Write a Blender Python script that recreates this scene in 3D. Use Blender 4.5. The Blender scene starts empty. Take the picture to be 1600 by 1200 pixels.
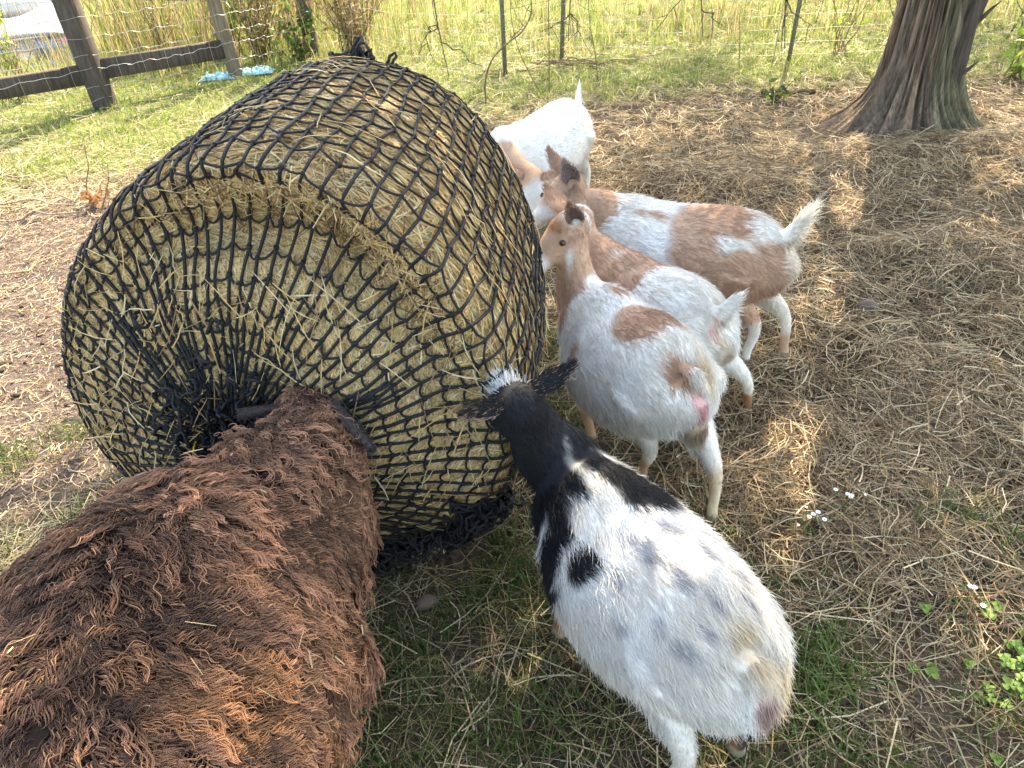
import bpy, math, random
import numpy as np
from math import radians, sin, cos, pi
from mathutils import Matrix, Vector

# ------------------------------------------------------------------ camera, world, sun, exposure
SC = bpy.context.scene
COL = SC.collection
FPX, PITCH, ROLL, CAM_H = 1180., radians(37), radians(3.5), 1.7
_fw = np.array([0, cos(PITCH), -sin(PITCH)]); _r0 = np.array([1., 0, 0]); _u0 = np.array([0, sin(PITCH), cos(PITCH)])
_r = cos(ROLL) * _r0 - sin(ROLL) * _u0; _u = sin(ROLL) * _r0 + cos(ROLL) * _u0
cam = bpy.data.cameras.new('camera'); cam_o = bpy.data.objects.new('camera', cam); COL.objects.link(cam_o)
cam.sensor_width = 36; cam.sensor_fit = 'HORIZONTAL'; cam.lens = 36 * FPX / 1600; cam.clip_start = .05; cam.clip_end = 2000
m = Matrix.Identity(4)
for i in range(3):
    m[i][0] = _r[i]; m[i][1] = _u[i]; m[i][2] = -_fw[i]
m[2][3] = CAM_H
cam_o.matrix_world = m
SC.camera = cam_o

SUN_EL, SUN_AZ = radians(47), radians(24)          # azimuth measured from +Y towards +X
w = bpy.data.worlds.new('World'); SC.world = w; w.use_nodes = True
nt = w.node_tree; bg = nt.nodes['Background']
sky = nt.nodes.new('ShaderNodeTexSky'); sky.sky_type = 'NISHITA'; sky.sun_disc = False
sky.sun_elevation = SUN_EL; sky.sun_rotation = SUN_AZ; sky.air_density = 1.0; sky.dust_density = 2.0; sky.ozone_density = 1.0
nt.links.new(sky.outputs[0], bg.inputs[0]); bg.inputs[1].default_value = .15
sun = bpy.data.lights.new('sun', 'SUN'); sun.energy = 3.1; sun.angle = radians(.6); sun.color = (1, .95, .85)
sun_o = bpy.data.objects.new('sun', sun); COL.objects.link(sun_o)
SUNV = Vector((sin(SUN_AZ) * cos(SUN_EL), cos(SUN_AZ) * cos(SUN_EL), sin(SUN_EL)))
sun_o.rotation_euler = SUNV.to_track_quat('Z', 'Y').to_euler(); sun_o.location = (6, 14, 16)
SC.view_settings.view_transform = 'Standard'; SC.view_settings.look = 'None'
SC.view_settings.exposure = 2.8; SC.view_settings.use_white_balance = True; SC.view_settings.white_balance_temperature = 8200; SC.view_settings.white_balance_tint = 8; SC.view_settings.gamma = 1; SC.view_settings.use_curve_mapping = False
SC.cycles.max_bounces = 6; SC.cycles.diffuse_bounces = 3; SC.cycles.transparent_max_bounces = 8
SC.cycles.sample_clamp_indirect = 6
SC.render.engine = 'CYCLES'

RNG = np.random.default_rng(11)
random.seed(4)

# ------------------------------------------------------------------ helpers
def G(px, py, z=0.):
    d = _fw + _r * (px - 800) / FPX - _u * (py - 600) / FPX
    return np.array([0, 0, CAM_H]) + d * ((z - CAM_H) / d[2])
def nrm(v): return v / np.maximum(np.linalg.norm(v, axis=-1, keepdims=True), 1e-9)
def smooth(a, b, x):
    t = np.clip((x - a) / (b - a), 0, 1); return t * t * (3 - 2 * t)
def vnoise(P, f, seed=0):
    P = np.asarray(P, float) * f + seed * 17.31
    i = np.floor(P).astype(np.int64); t = P - i; t = t * t * (3 - 2 * t); out = 0
    for a in (0, 1):
        for b in (0, 1):
            for c in (0, 1):
                n = (i[..., 0] + a) * 73856093 ^ (i[..., 1] + b) * 19349663 ^ (i[..., 2] + c) * 83492791
                n = (n ^ (n >> 13)) * 1274126177 & 0x7fffffff
                n = ((n ^ (n >> 15)) * 668265263 & 0x7fffffff) / 0x7fffffff
                wt = (t[..., 0] if a else 1 - t[..., 0]) * (t[..., 1] if b else 1 - t[..., 1]) * (t[..., 2] if c else 1 - t[..., 2])
                out = out + wt * n
    return out
def fbm(P, f, seed=0, o=3):
    s = 0; a = .5; tot = 0
    for k in range(o):
        s = s + a * vnoise(P, f * 2 ** k, seed + k); tot += a; a *= .5
    return s / tot
def xyz(x, y, z=0.): return np.stack(np.broadcast_arrays(x, y, z), -1).astype(float)

def tag(o, label=None, cat=None, group=None, kind=None):
    if label: o['label'] = label
    if cat: o['category'] = cat
    if group: o['group'] = group
    if kind: o['kind'] = kind
    return o
def thing(name, label, cat, loc=(0, 0, 0), rz=0, group=None):
    o = bpy.data.objects.new(name, None); COL.objects.link(o); o.location = loc; o.rotation_euler = (0, 0, rz)
    o.empty_display_size = .1
    return tag(o, label, cat, group)
def link(name, data, parent=None):
    o = bpy.data.objects.new(name, data); COL.objects.link(o)
    if parent: o.parent = parent
    return o
def mesh_np(name, V, faces, mat=None, col=None, parent=None, smooth_=True):
    """faces: (F,k) int array, or list of such arrays"""
    if isinstance(faces, np.ndarray): faces = [faces]
    faces = [np.asarray(f, np.int32) for f in faces if len(f)]
    me = bpy.data.meshes.new(name); V = np.asarray(V, np.float32).reshape(-1, 3)
    me.vertices.add(len(V)); me.vertices.foreach_set('co', V.ravel())
    nl = sum(f.size for f in faces); npg = sum(len(f) for f in faces)
    me.loops.add(nl); me.polygons.add(npg)
    me.loops.foreach_set('vertex_index', np.concatenate([f.ravel() for f in faces]))
    st = []; k = 0
    for f in faces:
        st.append(k + np.arange(len(f)) * f.shape[1]); k += f.size
    me.polygons.foreach_set('loop_start', np.concatenate(st).astype(np.int32))
    if smooth_: me.polygons.foreach_set('use_smooth', np.ones(npg, bool))
    me.update(calc_edges=True); me.validate()
    if col is not None: set_col(me, col)
    if mat: me.materials.append(mat)
    return link(name, me, parent)
def set_col(me, col):
    col = np.asarray(col, np.float32)
    if col.ndim == 1: col = np.tile(col, (len(me.vertices), 1))
    a = me.color_attributes.new('col', 'FLOAT_COLOR', 'POINT')
    a.data.foreach_set('color', np.concatenate([col, np.ones((len(col), 1), np.float32)], 1).ravel())
def ribbons(P, W, side, col):
    """P (N,k,3) centre lines, W (k,) or (N,k), side (N,3) or (N,k,3), col (N,3) -> V, F, C"""
    N, k, _ = P.shape
    W = np.broadcast_to(W, (N, k))[..., None]
    side = side[:, None, :] if side.ndim == 2 else side
    V = np.stack([P - side * W / 2, P + side * W / 2], 2).reshape(-1, 3)
    b = (np.arange(N) * 2 * k)[:, None] + 2 * np.arange(k - 1)[None]
    F = np.stack([b, b + 1, b + 3, b + 2], -1).reshape(-1, 4)
    return V, F, np.repeat(col, 2 * k, 0)
def tubes(P, R, ns=5, closed=False, cap=False):
    """P (N,k,3), R scalar/(N,k) -> V, F"""
    N, k, _ = P.shape
    R = np.broadcast_to(R, (N, k))
    if closed: T = np.roll(P, -1, 1) - np.roll(P, 1, 1)
    else: T = np.gradient(P, axis=1)
    T = nrm(T)
    mean = np.abs(T).mean(1); ref = np.eye(3)[np.argmin(mean, -1)][:, None, :]
    A = nrm(np.cross(T, np.broadcast_to(ref, T.shape))); B = np.cross(T, A)
    an = np.arange(ns) * 2 * pi / ns
    V = P[:, :, None] + (A[:, :, None] * np.cos(an)[:, None] + B[:, :, None] * np.sin(an)[:, None]) * R[..., None, None]
    kk = k if closed else k - 1
    i = np.arange(N)[:, None, None] * k * ns; j = np.arange(kk)[None, :, None]; s = np.arange(ns)[None, None]
    j2 = (j + 1) % k; s2 = (s + 1) % ns
    F = np.stack([i + j * ns + s, i + j2 * ns + s, i + j2 * ns + s2, i + j * ns + s2], -1).reshape(-1, 4)
    out = [F]
    if cap and not closed:
        c0 = (np.arange(N) * k * ns)[:, None] + np.arange(ns)[None][:, ::-1]
        c1 = (np.arange(N) * k * ns + (k - 1) * ns)[:, None] + np.arange(ns)[None]
        out += [c0, c1]
    return V.reshape(-1, 3), out
def join_vf(parts):
    V = []; F = []; n = 0
    for v, f in parts:
        v = np.asarray(v).reshape(-1, 3); V.append(v)
        for q in (f if isinstance(f, list) else [f]): F.append(np.asarray(q) + n)
        n += len(v)
    return np.concatenate(V), F
def tube_obj(name, lines, mat, parent=None, ns=6, col=None, cap=True):
    parts = [tubes(np.asarray(p, float)[None], np.asarray(r, float)[None] if np.ndim(r) else r, ns, cap=cap) for p, r in lines]
    V, F = join_vf(parts)
    return mesh_np(name, V, F, mat, col, parent)
def box_vf(c, s, R=None, bev=.0):
    """box with chamfered long edges; c centre, s full sizes, R 3x3"""
    x, y, z = np.array(s) / 2; b = min(bev, x * .9, y * .9)
    if b > 0: sec = [(-x + b, -y), (x - b, -y), (x, -y + b), (x, y - b), (x - b, y), (-x + b, y), (-x, y - b), (-x, -y + b)]
    else: sec = [(-x, -y), (x, -y), (x, y), (-x, y)]
    n = len(sec)
    V = np.array([(a, q, -z) for a, q in sec] + [(a, q, z) for a, q in sec])
    F = [np.array([[i, (i + 1) % n, n + (i + 1) % n, n + i] for i in range(n)]), np.array([list(range(n))[::-1]]), np.array([list(range(n, 2 * n))])]
    if R is not None: V = V @ np.asarray(R).T
    return V + np.array(c), F
def frame(d, up=(0, 0, 1)):
    """3x3 with columns x,y,z where z follows d"""
    z = nrm(np.array(d, float)); x = nrm(np.cross(np.array(up, float), z)) if abs(np.dot(z, up)) < .99 else np.array([1., 0, 0]); y = np.cross(z, x)
    return np.stack([x, y, z], 1)
def hair(name, P, rad, col, mat, parent=None):
    N, k, _ = P.shape
    c = bpy.data.hair_curves.new(name); c.add_curves([k] * N)
    c.attributes['position'].data.foreach_set('vector', np.asarray(P, np.float32).ravel())
    a = c.attributes.get('radius') or c.attributes.new('radius', 'FLOAT', 'POINT')
    a.data.foreach_set('value', np.broadcast_to(rad, (N, k)).astype(np.float32).ravel())
    a = c.attributes.new('col', 'FLOAT_COLOR', 'CURVE')
    a.data.foreach_set('color', np.concatenate([col, np.ones((N, 1))], 1).astype(np.float32).ravel())
    c.materials.append(mat)
    return link(name, c, parent)

# ------------------------------------------------------------------ materials
def mat_new(name):
    mt = bpy.data.materials.new(name); mt.use_nodes = True; return mt, mt.node_tree, mt.node_tree.nodes['Principled BSDF']
def mat_flat(name, c, rough=.7, metal=0., nscale=30., namt=.25, bump=0., spec=.3, coat=0.):
    mt, t, b = mat_new(name)
    n = t.nodes.new('ShaderNodeTexNoise'); n.inputs['Scale'].default_value = nscale; n.inputs['Detail'].default_value = 5
    tc = t.nodes.new('ShaderNodeTexCoord'); t.links.new(tc.outputs['Object'], n.inputs['Vector'])
    mx = t.nodes.new('ShaderNodeMix'); mx.data_type = 'RGBA'
    mx.inputs[6].default_value = [x * (1 - namt) for x in c] + [1]; mx.inputs[7].default_value = [min(1, x * (1 + namt)) for x in c] + [1]
    t.links.new(n.outputs['Fac'], mx.inputs[0]); t.links.new(mx.outputs[2], b.inputs['Base Color'])
    b.inputs['Roughness'].default_value = rough; b.inputs['Metallic'].default_value = metal
    b.inputs['Specular IOR Level'].default_value = spec; b.inputs['Coat Weight'].default_value = coat
    if bump:
        bp = t.nodes.new('ShaderNodeBump'); bp.inputs['Strength'].default_value = bump; bp.inputs['Distance'].default_value = .01
        t.links.new(n.outputs['Fac'], bp.inputs['Height']); t.links.new(bp.outputs[0], b.inputs['Normal'])
    return mt
def mat_col(name, rough=.8, nscale=60., namt=.35, bump=0., spec=.2, trans=0., dist=.01, aniso=None, sheen=0.):
    """base colour from the 'col' attribute, with fine procedural variation"""
    mt, t, b = mat_new(name)
    at = t.nodes.new('ShaderNodeAttribute'); at.attribute_name = 'col'
    n = t.nodes.new('ShaderNodeTexNoise'); n.inputs['Scale'].default_value = nscale; n.inputs['Detail'].default_value = 6; n.inputs['Roughness'].default_value = .65
    tc = t.nodes.new('ShaderNodeTexCoord')
    if aniso:
        mp = t.nodes.new('ShaderNodeMapping'); mp.inputs['Scale'].default_value = aniso
        t.links.new(tc.outputs['Object'], mp.inputs[0]); t.links.new(mp.outputs[0], n.inputs['Vector'])
    else: t.links.new(tc.outputs['Object'], n.inputs['Vector'])
    mr = t.nodes.new('ShaderNodeMapRange'); mr.inputs[1].default_value = .3; mr.inputs[2].default_value = .7
    mr.inputs[3].default_value = 1 - namt; mr.inputs[4].default_value = 1 + namt
    t.links.new(n.outputs['Fac'], mr.inputs[0])
    mx = t.nodes.new('ShaderNodeMix'); mx.data_type = 'RGBA'; mx.blend_type = 'MULTIPLY'; mx.inputs[0].default_value = 1
    t.links.new(at.outputs['Color'], mx.inputs[6]); t.links.new(mr.outputs[0], mx.inputs[7])
    t.links.new(mx.outputs[2], b.inputs['Base Color'])
    b.inputs['Roughness'].default_value = rough; b.inputs['Specular IOR Level'].default_value = spec
    if sheen: b.inputs['Sheen Weight'].default_value = sheen
    if bump:
        bp = t.nodes.new('ShaderNodeBump'); bp.inputs['Strength'].default_value = bump; bp.inputs['Distance'].default_value = dist
        t.links.new(n.outputs['Fac'], bp.inputs['Height']); t.links.new(bp.outputs[0], b.inputs['Normal'])
    if trans:
        tr = t.nodes.new('ShaderNodeBsdfTranslucent'); t.links.new(mx.outputs[2], tr.inputs[0])
        ms = t.nodes.new('ShaderNodeMixShader'); ms.inputs[0].default_value = trans
        t.links.new(b.outputs[0], ms.inputs[1]); t.links.new(tr.outputs[0], ms.inputs[2])
        t.links.new(ms.outputs[0], t.nodes['Material Output'].inputs['Surface'])
    return mt
def mat_hair(name, tip=(1, 1, 1), root=(.8, .8, .8), rough=.55, spec=.25, tip_pow=1.):
    """strand colour = 'col' attribute, tinted from root to tip (hair really is paler at the ends; wool roots also painted dark for shade between locks)"""
    mt, t, b = mat_new(name)
    at = t.nodes.new('ShaderNodeAttribute'); at.attribute_name = 'col'
    hi = t.nodes.new('ShaderNodeHairInfo')
    pw = t.nodes.new('ShaderNodeMath'); pw.operation = 'POWER'; pw.inputs[1].default_value = tip_pow; t.links.new(hi.outputs['Intercept'], pw.inputs[0])
    g = t.nodes.new('ShaderNodeMix'); g.data_type = 'RGBA'; g.inputs[6].default_value = (*root, 1); g.inputs[7].default_value = (*tip, 1)
    t.links.new(pw.outputs[0], g.inputs[0])
    mx = t.nodes.new('ShaderNodeMix'); mx.data_type = 'RGBA'; mx.blend_type = 'MULTIPLY'; mx.inputs[0].default_value = 1
    t.links.new(at.outputs['Color'], mx.inputs[6]); t.links.new(g.outputs[2], mx.inputs[7])
    t.links.new(mx.outputs[2], b.inputs['Base Color'])
    b.inputs['Roughness'].default_value = rough; b.inputs['Specular IOR Level'].default_value = spec
    tr = t.nodes.new('ShaderNodeBsdfTranslucent'); t.links.new(mx.outputs[2], tr.inputs[0])
    ms = t.nodes.new('ShaderNodeMixShader'); ms.inputs[0].default_value = .25
    t.links.new(b.outputs[0], ms.inputs[1]); t.links.new(tr.outputs[0], ms.inputs[2])
    t.links.new(ms.outputs[0], t.nodes['Material Output'].inputs['Surface'])
    return mt
M_GROUND = mat_col('soil', .95, 70, .7, 1., .1, dist=.03)
M_STRAW = mat_col('straw', .6, 40, .2, 0, .3, trans=.25)
M_GRASS = mat_col('grass_blade', .5, 20, .2, 0, .35, trans=.4)
M_LEAF = mat_col('leaf', .5, 30, .25, 0, .3, trans=.3)
M_HAY = mat_col('packed_hay', .9, 90, .5, .8, .1, dist=.015)
M_NET = mat_flat('net_cord', (.007, .0075, .0095), .65, 0, 300, .4, .4, .35)
M_YEL = mat_flat('yellow_cord', (.75, .55, .03), .5)
M_SKIN = mat_col('animal_skin', .85, 120, .12, .1, .15)
M_FUR = mat_hair('goat_fur')
M_WOOL = mat_hair('wool', (3.1, 2.8, 2.45), (.30, .29, .27), .6, .3, 2.0)  # roots extra dark: shade between the locks painted into the strands
M_EYE = mat_flat('eye', (.03, .02, .012), .12, spec=.6)
M_HOOF = mat_flat('hoof', (.10, .08, .06), .6)
M_WOODP = mat_col('old_wood', .85, 9, .5, .7, .15, aniso=(6, 6, .6))
M_BARK = mat_col('bark', .95, 14, .55, 1., .1, dist=.03, aniso=(4, 4, .35))
M_WIRE = mat_flat('galvanised_wire', (.42, .42, .41), .35, .7, 60, .2)
M_WIRED = mat_flat('weathered_wire', (.26, .25, .22), .6, .3, 60, .3)
M_TPOST = mat_flat('painted_steel_post', (.15, .145, .11), .6, .2, 40, .4)
M_TARP = mat_flat('tarp', (.30, .60, .72), .45, 0, 25, .3, .3)
M_STONE = mat_flat('stone', (.15, .105, .08), .9, 0, 25, .4, .8)
M_PAINT = mat_flat('car_paint', (.15, .19, .24), .25, .3, 3, .04, spec=.5, coat=.8)
M_GLASS = mat_flat('car_glass', (.02, .03, .035), .06, 0, 3, .1, spec=.8)
M_RED = mat_flat('tail_light_lens', (.55, .02, .02), .15, spec=.6)
M_RUB = mat_flat('rubber', (.02, .02, .02), .8)
M_PLATE = mat_flat('dark_plastic', (.07, .09, .12), .45)
M_RIM = mat_flat('alloy', (.5, .5, .5), .3, .8)
M_GREY = mat_flat('grey_box', (.45, .46, .47), .6)
M_BLACKM = mat_flat('black_metal', (.02, .02, .022), .5, .3)
M_FLOWER = mat_flat('petal', (.85, .85, .82), .6)

# ------------------------------------------------------------------ terrain
def hay_zone(x, y):
    """weight of the thick hay layer (right hand side under the tree)"""
    P = xyz(x, y); n = fbm(P, 1.3, 3)
    e = smooth(.30, .75, x - .12 * (y - 1.2) * (y < 3) + .5 * (n - .5)) * smooth(5.4, 3.9, y + 1.2 * (n - .5)) * smooth(.95, 1.75, y + .35 * (x - .8) + .6 * (n - .5))
    return e
def height(x, y):
    x = np.asarray(x, float); y = np.asarray(y, float); P = xyz(x, y)
    near = smooth(14, 7, np.hypot(x, y))
    h = .035 * (fbm(P, 1.1, 5) - .5) + near * (.03 * (fbm(P, 5, 8) - .5) + .016 * (fbm(P, 19, 9, 2) - .5))
    hz = hay_zone(x, y); h = h + hz * (.02 + .13 * np.maximum(fbm(P, 2.2, 21) - .45, 0) + .03 * (fbm(P, 9, 22, 2) - .5))
    h = h + .07 * np.exp(-((x - 1.25) ** 2 / .16 + (y - 3.75) ** 2 / .10)) + .06 * np.exp(-((x - 2.35) ** 2 / .4 + (y - 4.05) ** 2 / .08)) + .05 * np.exp(-((x - 1.9) ** 2 / .3 + (y - 3.0) ** 2 / .06))
    d = (x + 3.1) * -.55 + (y - 6.27) * .83
    h = h - 1.6 * smooth(.6, 8.5, d) * smooth(-1.5, -4.5, x)
    h = h + .012 * (fbm(P, 2.5, 31) - .5)
    return h
def graded(a, b, step, far, grow=1.22):
    c = list(np.arange(a, b + 1e-6, step)); s = step
    lo = [a]; hi = [c[-1]]; out_l = []; out_h = []
    while hi[-1] < far: s *= grow; hi.append(hi[-1] + s)
    s = step
    while lo[-1] > -far: s *= grow; lo.append(lo[-1] - s)
    return np.array(lo[:0:-1] + c + hi[1:])
def zones(x, y):
    """rough ground colours + weights: dirt, hay, grass, sunny field"""
    P = xyz(x, y); n = fbm(P, 2.0, 40); n2 = fbm(P, 6, 44)
    hz = hay_zone(x, y)
    field = smooth(5.2, 6.0, y - .06 * x + .7 * (n - .5)) * smooth(-6.5, -4, x + 0 * y + 20) * (1 - hz * .6)
    field = np.maximum(field, smooth(4.2, 5.3, y - .25 * (x + 2) + .8 * (n - .5)) * smooth(-1.0, -2.0, x))
    mud = smooth(-.7, -1.2, x + .3 * (n - .5)) * smooth(4.9, 4.2, y + .5 * (n - .5)) * smooth(1.55, 1.95, y + .5 * (n2 - .5))
    grass = (1 - hz) * (1 - field) * (1 - mud)
    return hz, field, mud, grass, n, n2
def ground_colour(x, y):
    hz, field, mud, grass, n, n2 = zones(x, y)
    cd = np.array([.115, .078, .055]); cd2 = np.array([.19, .135, .09])
    dirt = cd + (cd2 - cd) * smooth(.35, .65, n2)[:, None]
    hay = np.array([.10, .068, .042]) * (.75 + .5 * n2)[:, None]
    fl = np.array([.16, .19, .065]) * (.75 + .5 * n2)[:, None]
    gr = np.array([.125, .092, .060]) * (.7 + .6 * n2)[:, None]
    md = np.array([.12, .092, .078]) * (.7 + .6 * n2)[:, None]
    wsum = (hz + field + mud + grass)[:, None] + 1e-6
    litter = (smooth(3.2, 4.4, y) * smooth(.2, .8, x))[:, None]; gr = gr * (1 - litter) + np.array([.105, .07, .045]) * (.7 + .6 * n2)[:, None] * litter  # dark leaf litter under the tree, also painting its shade into the soil
    c = (hay * hz[:, None] + fl * field[:, None] + md * mud[:, None] + gr * grass[:, None]) / wsum
    return c + (dirt - c) * (smooth(.55, .7, n) * (1 - field) * .8)[:, None]
gx = graded(-3.6, 4.2, .03, 350); gy = graded(.2, 7.4, .03, 350)
X, Y = np.meshgrid(gx, gy); V = np.stack([X, Y, height(X, Y)], -1).reshape(-1, 3)
nx = len(gx); ii = (np.arange(len(gy) - 1)[:, None] * nx + np.arange(nx - 1)[None]).ravel()
ground = mesh_np('ground', V, np.stack([ii, ii + 1, ii + nx + 1, ii + nx], -1), M_GROUND, ground_colour(V[:, 0], V[:, 1]))
tag(ground, 'trampled brown soil of the pasture', None, None, 'structure')

# ------------------------------------------------------------------ big tree on the right
TX, TY = 2.6, 4.75
tree = thing('cedar_tree', 'large old tree with shaggy grey brown bark and flared base', 'tree', (TX, TY, 0))
def trunk_r(th, z):
    base = .172 + .07 * np.exp(-z / .42) - .008 * z
    flare = .12 * np.exp(-z / .13)
    lob = 1 + .13 * np.cos(2 * (th - .35)) + .10 * np.cos(3 * th + 1.0) + .05 * np.cos(5 * th + 2.0 + .5 * z)
    root = .30 * np.exp(-z / .13) * np.maximum(np.cos(th - radians(193)), 0) ** 6 + .13 * np.exp(-z / .17) * np.maximum(np.cos(th - radians(-55)), 0) ** 8 + .10 * np.exp(-z / .2) * np.maximum(np.cos(th - radians(-110)), 0) ** 10
    groove = -.055 * np.exp(-((np.mod(th - radians(-108) + .12 * z + pi, 2 * pi) - pi) / .09) ** 2) - .035 * np.exp(-((np.mod(th - radians(-62) - .1 * z + pi, 2 * pi) - pi) / .07) ** 2)
    return base * lob + flare * (1 + .35 * np.cos(4 * th + .6)) + root + groove
zs = np.concatenate([np.linspace(-.08, 1.2, 110), np.linspace(1.25, 6.5, 60)]); th = np.linspace(0, 2 * pi, 420, endpoint=False)
T_, Z_ = np.meshgrid(th, zs); R_ = trunk_r(T_, np.maximum(Z_, 0)) * np.where(Z_ > 3, 1 - .16 * (Z_ - 3), 1)
P0 = np.stack([np.cos(T_) * 2.2, np.sin(T_) * 2.2, Z_ * .35], -1)
ridge = np.abs(fbm(P0, 4.5, 61, 3) - .5) * 2; fine = fbm(P0, 15, 62, 2)
R_ = R_ + .035 * (smooth(0, .5, ridge) - .5) + .020 * (fine - .5) + .012 * (fbm(P0 * np.array([1, 1, .35]), 34, 63, 2) - .5)
TV = np.stack([np.cos(T_) * R_ + -.03 * Z_ + .02 * np.sin(Z_), np.sin(T_) * R_ + .02 * Z_, Z_], -1)
nt_ = len(th); a = (np.arange(len(zs) - 1)[:, None] * nt_); b = np.arange(nt_)[None]; b2 = (b + 1) % nt_
F = np.stack([a + b, a + b2, a + nt_ + b2, a + nt_ + b], -1).reshape(-1, 4)
s1 = smooth(.35, .65, fbm(P0, 3.2, 66, 3))[..., None]; s2 = smooth(.5, .7, fbm(P0, 2.1, 67, 2))[..., None]
c = np.array([.15, .10, .072]) * (1 - s1) + np.array([.31, .235, .175]) * s1
c = c * (1 - .35 * s2) + np.array([.22, .115, .07]) * .35 * s2
gl = smooth(.45, .75, fbm(P0, 1.5, 69, 2) + .35 * np.cos(T_ - radians(-20)) - .1)[..., None] * .6
c = c * (1 - gl) + np.array([.22, .225, .13]) * gl
c = c * (.55 + .45 * smooth(.1, .45, ridge))[..., None]
trunk = mesh_np('trunk', TV.reshape(-1, 3), F, M_BARK, c.reshape(-1, 3), tree)
# second small stem on the right with broken spike
def wig(p0, p1, n, amp, seed, r0, r1):
    t = np.linspace(0, 1, n)[:, None]; p = np.array(p0) * (1 - t) + np.array(p1) * t
    q = np.stack([vnoise(np.concatenate([t * 5 + seed, t * 0 + k, t * 0], 1), 1, seed + k) - .5 for k in range(3)], -1)
    return p + q * amp * np.sin(pi * np.clip(t * 1.2, 0, 1)) ** .5, np.linspace(r0, r1, n)
st = [wig((.18, -.08, .28), (.24, -.04, 1.6), 14, .05, 3, .055, .04), wig((.20, -.10, .60), (.30, -.13, .72), 6, .01, 5, .02, .002), wig((.21, -.12, .33), (.26, -.15, .40), 5, .01, 6, .015, .003)]
tube_obj('side_stem', st, M_BARK, tree, 10, np.array([.10, .08, .065]))
limbs = []
for k in range(16):
    an = k * 2.4 + .4; z0 = 1.9 + .25 * k; L = 3.0 - .10 * k
    limbs.append(wig((-.03 * z0, 0, z0), (-.03 * z0 + cos(an) * L, sin(an) * L + .5, z0 + .6 + .3 * random.random()), 14, .35, k + 20, .09 - .003 * k, .015))
for k, (p, r) in enumerate(limbs): tube_obj('limb', [(p, r)], M_BARK, tree, 8, np.array([.13, .10, .08]))
# crown above view: sprays around the limbs, extra clumps added to shape the shade
rg = np.random.default_rng(5)
cl = []
for (p, r) in limbs:
    for q in p[4:]:
        for _ in range(2): cl.append(q + rg.normal(size=3) * np.array([.38, .38, .22]))
cl = np.array(cl)
extra = np.stack([rg.uniform(-3.0, 2.8, 1500), rg.uniform(-2.6, 5.2, 1500), rg.uniform(2.2, 5.6, 1500)], -1)
extra = extra[(vnoise(extra, 1.0, 77) > .52) & ((extra[:, 0] > -2.2) | (extra[:, 1] < 1.2)) & ((extra[:, 0] > -1.6) | (extra[:, 1] < 3.2))]
cl = np.concatenate([cl, extra]); cl = cl[cl[:, 2] > 1.9]
nl = 44
C0 = np.repeat(cl, nl, 0) + rg.normal(size=(len(cl) * nl, 3)) * np.array([.17, .17, .11])
d = nrm(rg.normal(size=C0.shape) + np.array([0, 0, -.3])); s = nrm(np.cross(d, rg.normal(size=C0.shape)))
L = rg.uniform(.07, .15, len(C0))[:, None]
P = np.stack([C0, C0 + d * L * .5, C0 + d * L], 1)
cc = np.array([.045, .075, .025]) * rg.uniform(.6, 1.6, (len(C0), 1))
V, F, Cc = ribbons(P, np.array([.015, .045, .006]), s, cc)
mesh_np('crown', V, F, M_LEAF, Cc, tree)
# hanging bare twigs that reach into the top of the picture
def drooper(x, y, z0, z1, lean, seed, nb=9):
    rr = np.random.default_rng(seed); main, rad = wig((x, y, z0), (x + lean, y - .05, z1), 22, .22, seed, .011, .0025)
    out = [(main, rad)]
    for _ in range(nb):
        j = rr.integers(5, 20); a = rr.uniform(0, 2 * pi); l = rr.uniform(.12, .38)
        e = main[j] + np.array([cos(a) * l * .8, sin(a) * l * .5, -l * rr.uniform(.2, .9)])
        p, r2 = wig(main[j], e, 9, .08, seed + j, .004, .0015); out.append((p, r2))
        for _ in range(2):
            q = p[rr.integers(3, 8)]; e2 = q + rr.normal(size=3) * .07 + np.array([0, 0, -.05]); out.append(wig(q, e2, 5, .02, seed + 3, .0025, .001))
    return out
for (x, y, z0, z1, ln, sd, nb) in [(-.55, 4.9, 2.6, .42, .28, 101, 16), (.95, 4.6, 2.4, .62, .25, 103, 10), (1.45, 4.8, 2.5, .50, .30, 105, 14), (.6, 5.1, 2.2, .55, -.12, 107, 8), (1.9, 4.9, 2.4, .62, -.15, 109, 9)]:
    dl = drooper(x - TX, y - TY, z0, z1, ln, sd, nb)
    top = dl[0][0][0]; k = int(np.argmin([np.abs(p[:, :2] - top[:2]).sum(1).min() for p, r in limbs])); q = limbs[k][0]; q = q[np.argmin(np.abs(q[:, :2] - top[:2]).sum(1))]
    dl.append(wig(q, top, 14, .12, sd + 1, .02, .011))
    tube_obj('dead_branch', dl, M_BARK, tree, 5, np.array([.10, .085, .07]), cap=False)

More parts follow.
